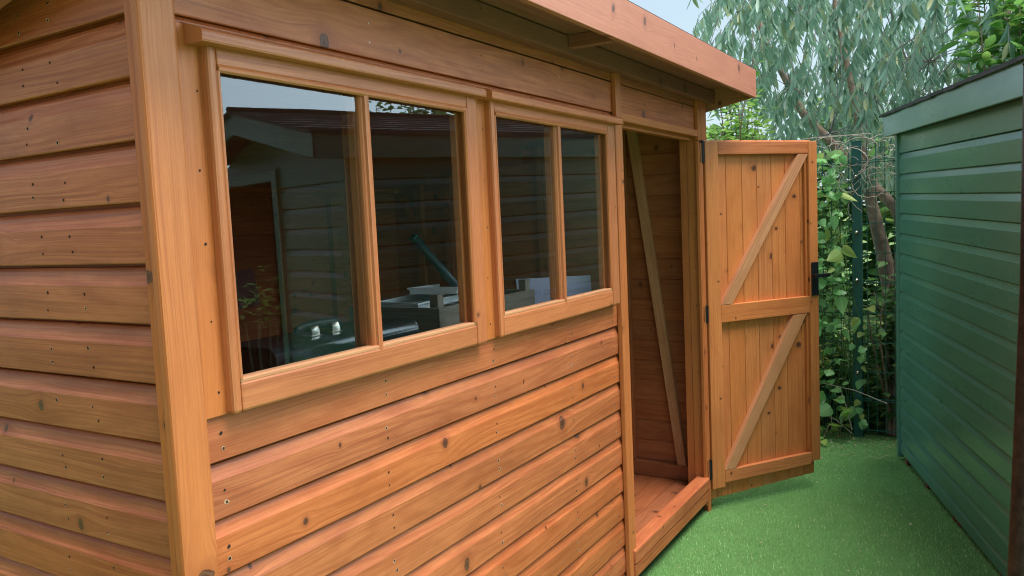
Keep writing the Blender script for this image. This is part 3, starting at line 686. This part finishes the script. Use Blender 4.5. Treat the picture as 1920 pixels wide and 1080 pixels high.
for i in range(4):
    a = q[i]; b = q[(i + 1) % 4]; m.face([SMx @ Vector((a[0], 0, a[2])), SMx @ Vector((b[0], 0, b[2])), SMx @ Vector((b[0], .002, b[2])), SMx @ Vector((a[0], .002, a[2]))], [(0, 0)] * 4, (0, 0))
o = m.build('sheet', M_SHEET, sh); unparent_loc(sh, o)
def text(body, size, M_, mat, parent, nm='lettering', ext=.0002):
    cu = bpy.data.curves.new(nm, 'FONT'); cu.body = body; cu.size = size; cu.extrude = ext; cu.align_x = 'CENTER'
    o = bpy.data.objects.new(nm, cu); COL.objects.link(o); dg = bpy.context.evaluated_depsgraph_get(); me = bpy.data.meshes.new_from_object(o.evaluated_get(dg))
    bpy.data.objects.remove(o); me.materials.clear(); me.materials.append(mat); o = bpy.data.objects.new(nm, me); COL.objects.link(o); o.parent = parent; 
    o.matrix_world = M_ if parent is None else M_; o.parent = parent; o.matrix_parent_inverse = Matrix.Translation(parent.location).inverted(); o.matrix_basis = M_; return o
def sheet_text(body, size, xm, z):
    p = SMx @ Vector((xm, .0024, z)); Mt = Matrix((( -ax.x, 0, nx_.x, p.x), (-ax.y, 0, nx_.y, p.y), (0, 1, 0, p.z), (0, 0, 0, 1)))
    text(body, size, Mt, M_PRINT, sh)
sheet_text('Malvern HD Pent', .030, Wd / 2, 1.135); sheet_text('(OL)', .028, Wd * .62, 1.05)
# small dark leaflet hung on the back wall
m = MB(); m.beam((1.95, YB - .012, 1.235), (1.965, YB - .03, 1.04), .17, .003, (0, 1, 0)); tag(m.build('leaflet', plain('dim_leaflet', (.16, .075, .08), .35, var=.1)), 'dim reddish leaflet on the back wall inside the shed', 'leaflet')

# ------------------------------------------------------------------ green shed
ga = R(18.4); G = Vector((4.451, -.814, 0)); gd = Vector((-math.cos(ga), -math.sin(ga), 0)); gn = Vector((math.sin(ga), -math.cos(ga), 0))   # gd: towards camera along the wall, gn: into the shed
GL, GW = 2.38, 1.8
gs = empty('green_shed', (*(G + gd * 1.2)[:2], -.10), 'dark green painted timber shed with shingled roof, across the turf path', 'shed')
# long wall frame: local x = along gd, outward = -gn ; M maps (s, yl=-d, z) -> G + gd*s + gn*yl
GM = Matrix(((gd.x, gn.x, 0, G.x), (gd.y, gn.y, 0, G.y), (-.020, 0, 1, 0), (0, 0, 0, 1)))
zs = [1.732, 1.609, 1.493, 1.376, 1.256, 1.136, 1.022, .907, .786, .665, .553, .435, .321, .204, .091, -.019, -.098]
def gclad(name, s0, s1, Mx, flatlast=True):
    m = MB()
    for i, z in enumerate(zs):
        h = (1.850 if i == 0 else zs[i - 1]) - z
        T = Mx @ Matrix.Translation((0, 0, z))
        if i == 0: m.extrude([(-.016, .002), (-.0015, 0), (0, .002), (0, h)], s0, s1, T, 4, jit=.0004)
        else:
            sh_ = [(-.029, .0015), (-.0015, 0), (0, .0022), (0, h * .70), (-.001, h * .715), (-.0100, h - .0055), (-.0105, h - .004), (-.028, h - .004), (-.028, h + .01)]; m.extrude(sh_, s0, s1, T, 4, jit=.0004)
    o = m.build(name, M_GREEN, gs); unparent_loc(gs, o); return o
def gpart(m, nm, mat=None, bev=.002): o = m.build(nm, mat or M_GREEN, gs, bev); unparent_loc(gs, o); return o
gclad('side_cladding', .03, GL, GM)
# gable wall facing the camera side: from (s=GL) going along gn ; outward = gd
GE = Matrix(((gn.x, -gd.x, 0, (G + gd * GL).x), (gn.y, -gd.y, 0, (G + gd * GL).y), (0, 0, 1, -.0476), (0, 0, 0, 1)))
gclad('gable_cladding', .03, .80, GE)
m = MB(); m.box(-.004, .034, -.014, .02, -.13, 1.84, 'z', GM); gpart(m, 'corner_trim')
m = MB(); m.box(GL - .05, GL + .016, -.018, -.002, -.13, 1.84, 'z', GM); m.box(.0, .07, -.017, -.0015, -.13, 1.84, 'z', GE); gpart(m, 'corner_trim')
m = MB(); m.box(.80, .87, -.018, .05, -.13, 1.85, 'z', GE); m.box(GW - .07, GW, -.018, .05, -.13, 1.85, 'z', GE); m.box(.87, GW - .07, -.018, .05, 1.78, 1.85, 'x', GE); gpart(m, 'door_frame')
m = MB(); m.box(0.0, GL, .034, .04, -.1, 1.84, 'x', GM); m.box(.0, GL, GW - .02, GW, -.1, 1.84, 'x', GM); m.box(0, .02, .041, GW - .021, -.1, 1.95, 'x', GM); m.box(.02, GL - .03, .041, GW - .021, -.1, -.08, 'x', GM); gpart(m, 'inner_wall', MW['ply'])
RZ0, RP = 1.965, math.tan(R(13))
EO = -.055                                          # eaves overhang
m = MB(); m.box(-.055, GL + .22, EO - .018, EO, 1.835, 1.960, 'x', GM); gpart(m, 'fascia')
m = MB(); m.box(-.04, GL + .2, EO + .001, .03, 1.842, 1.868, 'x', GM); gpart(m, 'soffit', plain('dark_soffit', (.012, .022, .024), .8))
# gable ends: barge boards with the roof pitch
for s0_ in (GL + .20, -.055):
    for sgn in (0, 1):
        m = MB(); pr = [(EO - .018, 1.835), (EO - .018, 1.962), (GW / 2, 1.962 + (GW / 2 - EO + .018) * RP), (GW / 2, 1.835 + (GW / 2 - EO + .018) * RP)]
        if sgn: pr = [(GW - a, b) for a, b in pr]
        q = [GM @ Vector((s0_ + dx, a, b)) for dx in (0, .018) for a, b in pr]
        for f in ((0, 1, 2, 3), (7, 6, 5, 4), (0, 4, 5, 1), (1, 5, 6, 2), (2, 6, 7, 3), (3, 7, 4, 0)): m.face([q[i] for i in f], [(q[i].z + q[i].y, q[i].x) for i in f], (.5, .5))
        gpart(m, 'barge_board')
m = MB(); q = [GM @ Vector(p) for p in ((GL - .01, 0, 1.85), (GL - .01, GW, 1.85), (GL - .01, GW / 2, 2.15))]; m.face(q, [(0, 0), (1, 0), (.5, .3)], (.4, .4)); gpart(m, 'gable_panel', None, 0); m = MB(); q = [GM @ Vector(p) for p in ((.01, 0, 1.85), (.01, GW, 1.85), (.01, GW / 2, 2.15))]; m.face(q, [(0, 0), (1, 0), (.5, .3)], (.4, .4)); gpart(m, 'gable_panel', None, 0)
# roof of overlapping shingle courses
m = MB(); nC = 8; Ls = (GW / 2 - EO + .03) / nC
for sgn in (0, 1):
    for c in range(nC):
        y0_ = EO - .03 + c * Ls; z0_ = RZ0 + (y0_ - EO) * RP; x = -.075 - rnd.uniform(0, .1)
        while x < GL + .24:
            wd = rnd.uniform(.09, .22); x2 = min(x + wd - .004, GL + .24); xa = max(x, -.075); t = rnd.uniform(.008, .013); e = rnd.uniform(0, .008)
            if x2 > xa:
                pr = [(xa, y0_ - e, z0_ + .012), (x2, y0_ - e, z0_ + .012), (x2, y0_ + Ls + .01, z0_ + (Ls + .01) * RP + .003), (xa, y0_ + Ls + .01, z0_ + (Ls + .01) * RP + .003)]
                pr = [(a, b if not sgn else GW - b, c_) for a, b, c_ in pr]; lo = [(a, b, c_ - t - .004) for a, b, c_ in pr]; q = [GM @ Vector(p) for p in pr + lo]; sd = m.seed()
                for f in ((0, 1, 2, 3), (7, 6, 5, 4), (0, 4, 5, 1), (1, 5, 6, 2), (2, 6, 7, 3), (3, 7, 4, 0)): m.face([q[i] for i in f], [(q[i].x, q[i].y) for i in f], sd)
            x += wd
t = NT('felt_shingle'); u, v, s, s2 = t.uv(); g = t.noise(t.obj(), 400, 2)
t.l(t.mix(g, t.mix(s, (.030, .032, .040), (.110, .115, .135)), (.03, .03, .034)), t.b.inputs['Base Color']); t.b.inputs['Roughness'].default_value = .75; t.bump(g, .002, .6)
gpart(m, 'shingle_roof', t.m, 0)
m = MB(); m.tube([GM @ Vector((-.08, GW / 2, RZ0 + (GW / 2 - EO) * RP + .012)), GM @ Vector((GL + .24, GW / 2, RZ0 + (GW / 2 - EO) * RP + .012))], .02, 6); gpart(m, 'ridge_cap', M_FELT, 0)
m = MB(); m.box(-.07, GL + .235, EO - .028, EO + .02, 1.9605, 1.975, 'x', GM); gpart(m, 'felt_edge', M_FELT, .001)
m = MB()
for s_ in (.10, .52, 1.0, 1.07, 1.6, 2.2): m.box(s_, s_ + .045, .01, .06, GZ, -.105, 'x', GM); m.box(s_ + .001, s_ + .044, .061, 1.6, GZ, -.11, 'x', GM)
gpart(m, 'bearer_block', M_BRICKFOOT, .002)
# things standing in the open end of the green shed (mirrored in the nearer window)
m = MB(); m.box(.95, 1.65, .9, 1.3, -.08, 1.15, 'z', GE); m.box(.96, 1.64, .885, .899, .2, .75, 'z', GE); m.box(.96, 1.64, .885, .899, .78, 1.12, 'z', GE)
tag(m.build('storage_cabinet', M_RED, None, .004), 'dull red cabinet inside the open green shed, seen mirrored in the nearer window', 'cabinet')

# ------------------------------------------------------------------ unseen shed added left of the frame to shade the side wall
ns = empty('added_shade_shed', (-2.9, 1.1, GZ), 'unseen stained timber shed added on the far left to shade the side wall', 'shed')
m = MB(); NM = Matrix(((0, -1, 0, -1.75), (1, 0, 0, 0), (0, 0, 1, 0), (0, 0, 0, 1)))
for k in range(17): m.extrude(loglap(.1148, .66, .0135), -.25, 2.2, NM @ Matrix.Translation((0, 0, z1 + .12 - k * .1148)), 2)
o = m.build('side_cladding', MW['board'], ns); unparent_loc(ns, o)
m = MB()
for k in range(17): m.extrude(loglap(.1148, .66, .0135), -4.0, -1.78, Matrix.Translation((0, -.25, z1 + .12 - k * .1148)), 2)
o = m.build('front_cladding', MW['board'], ns); unparent_loc(ns, o)
m = MB(); m.box(-1.78, -1.735, -.28, -.22, GZ, 2.06, 'z'); o = m.build('corner_board', MW['trim'], ns); unparent_loc(ns, o)
m = MB(); m.box(-3.98, -1.79, -.22, 2.2, GZ, 2.06, 'x'); o = m.build('inner_shell', MW['inner'], ns); unparent_loc(ns, o)
m = MB(); m.box(-4.1, -1.70, -.36, 2.3, 2.065, 2.15, 'x'); o = m.build('roof', M_FELT, ns); unparent_loc(ns, o)

# ------------------------------------------------------------------ brown steel post at the right edge
m = MB(); A = Vector((1.118, -1.412, GZ)); B = Vector((1.02, -1.392, 1.9)); 
m.tube([(.83, -1.342, GZ), (.906, -1.354, .5), (.956, -1.368, .9), (.998, -1.379, 1.25), (1.002, -1.382, 1.7)], .030, 16)
m.tube([(.83, -1.342, GZ), (.83, -1.342, GZ + .02)], .05, 16); m.tube([(1.002, -1.382, 1.7), (1.002, -1.382, 1.72)], [.032, .02], 16)
tag(m.build('steel_post', M_RUST, None, 0, True), 'rusty brown steel post standing close at the right edge of the view', 'post')

# ------------------------------------------------------------------ mesh fence
fx = 4.885
fence = empty('mesh_fence', (fx, -.52, GZ), 'dark green welded wire mesh fence with a steel post behind the sheds', 'fence')
def fpart(m, nm, mat=M_FGREEN, bev=0): o = m.build(nm, mat, fence, bev); unparent_loc(fence, o); return o
for py_ in (-.525, -3.05, 2.0):
    m = MB(); m.box(fx - .03, fx + .03, py_ - .030, py_ + .030, GZ - .1, 1.85, 'z'); m.box(fx - .032, fx + .032, py_ - .032, py_ + .032, 1.8502, 1.858, 'z'); fpart(m, 'fence_post', M_FGREEN, .006)
for y0_, y1_ in ((-.49, 1.97), (-3.02, -.56)):
    m = MB(); y = y0_ + .01
    while y < y1_:
        m.box(fx - .037, fx - .032, y - .0024, y + .0024, GZ + .04, 1.84, 'z'); y += .055
    for z in [GZ + .06 + .2 * i for i in range(10)]: m.box(fx - .043, fx - .0372, y0_, y1_, z - .003, z + .003, 'y')
    for z in (1.80, 1.0, .21): m.box(fx - .075, fx - .070, y0_, y1_, z - .08, z - .075, 'y')
    fpart(m, 'mesh_panel')
for z in (1.25, .93, .62, .3, 1.62):
    m = MB(); m.tube([(fx - .031, -.525, z), (fx - .05, -.525, z), (fx - .056, -.525, z)], [.014, .012, .006], 10); fpart(m, 'panel_bolt', M_CHROME)

# ------------------------------------------------------------------ planting
LS_EUC = [(0, .15), (.18, .8), (.5, 1), (.8, .6), (1, .05)]
LS_OV = [(0, .1), (.25, .85), (.5, 1), (.8, .6), (1, .05)]
LS_HEART = [(0, .55), (.08, .92), (.3, 1), (.6, .72), (.85, .32), (1, .03)]
E_LEAF = leafmat('gum_leaf', (.20, .35, .28), (.33, .50, .40), (.38, .42, .20), .36, .35)
A_LEAF = leafmat('broad_leaf', (.12, .30, .075), (.22, .44, .12), (.36, .50, .12), .38, .45)
B_LEAF = leafmat('bright_leaf', (.17, .36, .08), (.32, .52, .13), (.45, .56, .14), .45, .5)
D_LEAF = leafmat('climber_leaf', (.14, .37, .13), (.26, .52, .20), (.36, .46, .12), .35, .35)
U_LEAF = leafmat('undergrowth_leaf', (.065, .17, .055), (.15, .30, .09), (.32, .38, .11), .5, .35)

def gum_tree(base, cen, rad, nspray, name, label, stems):
    root = empty(name, base, label, 'tree'); mt = MB(); rr = random.Random(3)
    tips = []
    for s_ in stems: mt.tube(s_[0], s_[1], 8)
    trunk = mt.build('trunk', M_BARK, root, 0, True); unparent_loc(root, trunk)
    tw = MB(); lv = LV(); cen = np.array(cen); rad = np.array(rad)
    hub = [Vector(s_[0][-1]) for s_ in stems]
    bs = []; ds = []; ss = []; ln = []; wd = []; be = []
    for i in range(nspray):
        while 1:
            q = np.random.uniform(-1, 1, 3); rr_ = (q ** 2).sum()
            if .10 < rr_ < 1: break
        p = cen + q * rad
        if p[0] < 5.02: continue
        h = min(hub, key=lambda a: (a - Vector(p)).length)
        L_ = np.random.uniform(.10, .34); out = np.array([q[0], q[1], 0]); out /= np.linalg.norm(out) + 1e-6
        a = Vector(p); b1 = a + Vector(out) * L_ * .35 + Vector((0, 0, -.10)); c1 = a + Vector(out) * L_ * .5 + Vector((0, 0, -L_ * .8)); 
        if i % 5 == 0: tw.tube([a + (h - a) * .22 + Vector((0, 0, .06)), a, b1], [.005, .0035, .002], 4, cap=False)
        tw.tube([a, b1, c1], [.003, .002, .001], 3, cap=False)
        nl = np.random.randint(9, 16)
        for j in range(nl):
            t = j / nl; pt = a.lerp(b1, t * 2) if t < .5 else b1.lerp(c1, t * 2 - 1)
            an = np.random.uniform(0, 6.28); bs.append(pt); ds.append((math.cos(an) * .5, math.sin(an) * .5, -1)); ss.append((math.sin(an + .6), -math.cos(an + .6), .2))
            ln.append(np.random.uniform(.09, .165)); wd.append(np.random.uniform(.022, .038)); be.append(np.random.uniform(-.25, .25))
    lv.add(np.array([tuple(b) for b in bs]), np.array(ds), np.array(ss), np.array(ln), np.array(wd), LS_EUC, np.array(be), .12)
    # dead grey twig bursts
    for c in ((5.6, .10, 1.80), (5.7, .55, 1.92), (5.55, -.25, 1.98), (5.6, -.55, 2.2), (5.8, -.9, 2.45), (5.5, -1.0, 2.1), (5.9, .1, 2.4)):
        for k in range(13):
            e = Vector((rr.uniform(-1, 1), rr.uniform(-1, 1), rr.uniform(-.7, .9))).normalized() * rr.uniform(.12, .34); c_ = Vector(c)
            tw.tube([c_, c_ + e * .5 + Vector((0, 0, .02)), c_ + e], [.004, .003, .0015], 4, cap=False)
    o = tw.build('twigs', M_TWIG, root); unparent_loc(root, o)
    o = lv.build('crown', E_LEAF, root); unparent_loc(root, o); return root
gum_tree((6.4, -.85, GZ), (7.0, -1.35, 3.25), (2.0, 2.5, 1.75), 2300, 'eucalyptus_tree', 'large blue-green eucalyptus with hanging leaves and peeling brown stems behind the fence',
    [([(6.4, -.68, GZ), (6.35, -.62, .5), (6.3, -.54, 1.0), (6.25, -.44, 1.5), (6.5, -.3, 2.3), (6.8, -.1, 3.2), (7.0, -.1, 4.2)], [.085, .075, .06, .045, .028, .02, .01]),
     ([(6.45, -.76, GZ), (6.5, -.72, .7), (6.4, -.80, 1.2), (6.45, -.98, 1.7), (6.9, -1.3, 2.6), (7.1, -1.6, 3.6), (7.2, -1.8, 4.5)], [.075, .062, .05, .04, .026, .02, .01]),
     ([(6.38, -.72, .3), (6.2, -.66, .95), (6.12, -.74, 1.35), (6.2, -1.05, 1.9), (6.3, -1.7, 2.6), (6.6, -2.3, 3.4)], [.05, .045, .04, .035, .03, .015]),
     ([(6.4, -.8, .9), (6.5, -.6, 1.4), (6.9, .2, 2.3), (7.1, .6, 3.1), (7.3, .8, 3.9)], [.05, .045, .035, .025, .015])])

def leafy(name, label, base, stems, mat, lsize, per, spread, cat='shrub', shape=LS_OV, wr=.5, stemmat=M_BARK, droop=-.1, tmin=.12):
    root = empty(name, base, label, cat); mt = MB(); lv = LV(); bs = []; ds = []; ss = []
    for pts, r in stems:
        mt.tube(pts, [r * (1 - .75 * i / (len(pts) - 1)) for i in range(len(pts))], 5, cap=False)
        for j in range(per):
            t = rnd.uniform(tmin, 1) * (len(pts) - 1); k = min(int(t), len(pts) - 2); p = Vector(pts[k]).lerp(Vector(pts[k + 1]), t - k)
            an = rnd.uniform(0, 6.28); o_ = Vector((math.cos(an), math.sin(an), rnd.uniform(-.4, .6))); p2 = p + o_ * rnd.uniform(.0, spread)
            if rnd.random() < .5: mt.tube([p, p2], [.0025, .0012], 3, cap=False)
            bs.append(tuple(p2)); ds.append((o_.x, o_.y, o_.z * .6 + rnd.uniform(-.3, .5) + droop)); ss.append((-o_.y, o_.x, rnd.uniform(-.5, .5)))
    n = len(bs); lv.add(np.array(bs), np.array(ds), np.array(ss), nr(lsize * .6, lsize * 1.15, n), nr(lsize * wr * .7, lsize * wr, n), shape, nr(-.35, .1, n), .15)
    o = mt.build('stems', stemmat, root); unparent_loc(root, o); o = lv.build('leaves', mat, root); unparent_loc(root, o); return root
def stemset(base, n, h, sp, lean=(0, 0), zmin=.7):
    out = []
    for i in range(n):
        a = rnd.uniform(0, 6.28); r = rnd.uniform(.2, 1) * sp; hh = h * rnd.uniform(zmin, 1); bx_, by_, bz_ = base
        ex, ey = bx_ + math.cos(a) * r + lean[0], by_ + math.sin(a) * r + lean[1]
        out.append(([(bx_ + rnd.uniform(-.05, .05), by_ + rnd.uniform(-.05, .05), bz_), (bx_ + (ex - bx_) * .5, by_ + (ey - by_) * .5, bz_ + hh * .4), (ex, ey, bz_ + hh * .75), (ex + rnd.uniform(-.08, .08), ey + rnd.uniform(-.08, .08), bz_ + hh)], .012))
    return out
leafy('apple_tree', 'young apple tree with upright shoots of broad green leaves above the green shed', (5.3, -1.75, GZ), stemset((5.3, -1.7, GZ), 26, 3.1, .60, zmin=.80), A_LEAF, .14, 120, .12, 'tree', tmin=.4)
leafy('bright_shrub', 'bright yellow-green leafy shrub behind the open shed door', (5.6, .68, GZ), stemset((5.6, .68, GZ), 34, 2.42, .48, zmin=.85), B_LEAF, .075, 190, .12)
leafy('slender_sapling', 'slender leafy sapling rising behind the timber shed roof corner', (5.5, .42, GZ), stemset((5.5, .42, GZ), 5, 2.85, .12, zmin=.85), A_LEAF, .09, 60, .07)
# climber on the fence
cl = empty('bindweed_climber', (fx - .06, -.2, GZ), 'bindweed with heart-shaped leaves climbing the mesh fence left of its post', 'climber')
lv = LV(); mt = MB(); bs = []; ds = []
for i in range(760):
    y = rnd.uniform(-.455, .45); z = GZ + .12 + (rnd.random() ** .85) * 1.85
    if y > -.1 and rnd.random() < .5: continue
    bs.append((fx - .055 - rnd.uniform(0, .13) + (rnd.random() < .3) * .12, y, z)); ds.append((rnd.uniform(-.9, .2), rnd.uniform(-.9, .9), rnd.uniform(-1, .1)))
for i in range(16):
    y = rnd.uniform(-.58, -.50); z = GZ + .1 + rnd.random() * .8; bs.append((fx - .06 - rnd.uniform(0, .08), y, z)); ds.append((rnd.uniform(-.5, -.1), rnd.uniform(-.5, .5), rnd.uniform(-1, -.35)))
n = len(bs); lv.add(np.array(bs), np.array(ds), np.stack([nr(-.3, .3, n), np.ones(n), nr(-.3, .3, n)], 1), nr(.03, .07, n) * (1 + .7 * (np.random.rand(n) > .7)), nr(.03, .065, n) * (1 + .7 * (np.random.rand(n) > .7)), LS_HEART, nr(-.5, .35, n), .2)
for i in range(26):
    y = rnd.uniform(-.5, .4); z = GZ; pts = []
    for k in range(10): pts.append((fx - .055 + rnd.uniform(-.03, .03), y, z)); y += rnd.uniform(-.06, .06); z += rnd.uniform(.12, .24)
    mt.tube(pts, .0025, 4, cap=False)
o = mt.build('stems', plain('green_stem', (.08, .16, .05), .6), cl); unparent_loc(cl, o); o = lv.build('leaves', D_LEAF, cl); unparent_loc(cl, o)
# bramble right of the post
leafy('bramble_bush', 'dark toothed-leaved bramble showing through the mesh right of the fence post', (5.02, -.72, GZ), stemset((5.02, -.72, GZ), 12, 1.35, .16, zmin=.6), U_LEAF, .095, 26, .10, 'bush', LS_OV, .62)
# flowering sprig low on the fence and seedlings at its foot
leafy('weed_seedling', 'light green seedling creeping from the foot of the fence onto the turf', (4.72, -.40, GZ), [([(4.84, -.42, GZ), (4.78, -.40, GZ + .10), (4.68, -.37, GZ + .12), (4.58, -.34, GZ + .03)], .003), ([(4.84, -.40, GZ), (4.76, -.46, GZ + .18), (4.70, -.50, GZ + .22)], .003), ([(4.84, -.36, GZ), (4.70, -.27, GZ + .09), (4.62, -.22, GZ + .02)], .003)], B_LEAF, .07, 12, .02, 'weed', LS_OV, .7)
leafy('yellow_sprig', 'yellow-green flowering sprig hanging on the mesh beside the door handle height', (4.80, -.30, .30), [([(4.83, -.33, .28), (4.78, -.30, .40), (4.76, -.30, .50)], .003)], leafmat('sprig', (.28, .38, .07), (.42, .50, .12), (.5, .5, .15)), .035, 60, .04, 'plant', LS_OV, .7)
# straw stems leaning at the base of the fence
m = MB()
for A, B in (((4.80, -.32, .62 - .4), (4.72, -.72, .13)), ((4.78, -.30, .02), (4.75, -.50, -.10)), ((4.80, -.42, .20), (4.76, -.50, -.08)), ((4.8, -.36, .05), (4.79, -.365, -.1))):
    A = Vector(A); B = Vector(B); m.tube([A, A.lerp(B, .5) + Vector((0, 0, .02)), B], .0028, 5)
tag(m.build('straw_stalks', M_VINE), 'pale dry stalks leaning across the foot of the mesh fence', 'stalks')
# dry vine tangle at the top of the fence
m = MB(); vr = random.Random(11)
for i in range(46):
    y = vr.uniform(-.85, -.30); z = vr.uniform(1.55, 1.83); a = vr.uniform(0, 6.28); pts = []; x = fx - .06 + vr.uniform(-.05, .06)
    r_ = vr.uniform(.03, .13); aa = vr.uniform(.2, .6) * vr.choice((-1, 1))
    for k in range(12): 
        pts.append((x, y, z)); a += aa * vr.uniform(.4, 1.4); y += math.cos(a) * r_ * .45; z += math.sin(a) * r_ * .35; x += vr.uniform(-.015, .015); z = min(z, 1.90); 
    m.tube(pts, vr.uniform(.0010, .0024), 4, cap=False)
tag(m.build('dry_vine', M_VINE), 'tangle of dry pale vine stems over the top of the mesh fence', 'vine')
# undergrowth behind the fence
lv = LV(); n = 16000; x = nr(4.97, 6.6, n); y = nr(-3.2, 1.6, n); hmax = .75 + .25 * np.sin(y * 3.1) + .15 * np.sin(x * 7 + y * 5); z = GZ + np.random.rand(n) ** .8 * hmax * 1.15
an = nr(0, 6.28, n); lv.add(np.stack([x, y, z], 1), np.stack([np.cos(an), np.sin(an), nr(-.6, .5, n)], 1), np.stack([-np.sin(an), np.cos(an), nr(-.4, .4, n)], 1), nr(.05, .12, n), nr(.03, .07, n), LS_OV, nr(-.4, .2, n), .12)
n = 4600; x = nr(5.0, 5.5, n); y = nr(-.4, 1.2, n); z = GZ + nr(0, 1.75, n); an = nr(0, 6.28, n)
lv.add(np.stack([x, y, z], 1), np.stack([np.cos(an), np.sin(an), nr(-.6, .3, n)], 1), np.stack([-np.sin(an), np.cos(an), nr(-.4, .4, n)], 1), nr(.04, .10, n), nr(.03, .06, n), LS_OV, nr(-.4, .2, n), .12)
tag(lv.build('undergrowth', U_LEAF), 'dense low undergrowth of dark leaves behind the mesh fence', 'undergrowth', kind='stuff')
# far hedge beyond the lawn
lv = LV(); n = 16000; x = nr(11, 13, n); y = nr(-7, 9, n); z = GZ + np.random.rand(n) * (2.5 + .5 * np.sin(y * 1.3) + .4 * np.sin(y * 3.1)); an = nr(0, 6.28, n)
lv.add(np.stack([x, y, z], 1), np.stack([np.cos(an), np.sin(an), nr(-.6, .5, n)], 1), np.stack([-np.sin(an), np.cos(an), nr(-.4, .4, n)], 1), nr(.18, .35, n), nr(.12, .25, n), LS_OV, nr(-.4, .2, n), .12)
tag(lv.build('far_hedge', U_LEAF), 'far green hedge across the lawn behind the eucalyptus', 'hedge', kind='stuff')
# plants and tree that show only as reflections in the panes
pG = G + gd * (GL + .55) + gn * 1.15
leafy('leafy_plant', 'light green leafy plant before the open end of the green shed, mirrored in a pane', (2.08, -2.17, GZ), stemset((2.12, -2.20, GZ), 5, 1.55, .09), B_LEAF, .055, 20, .05, 'plant', tmin=.78)
leafy('laurel_tree', 'dark leafy laurel rising over the shingle roof, mirrored in the nearer window', (5.44, -3.57, GZ), stemset((5.44, -3.57, GZ), 26, 2.95, .50, zmin=.86), U_LEAF, .13, 90, .14, 'tree')
parts(shed)
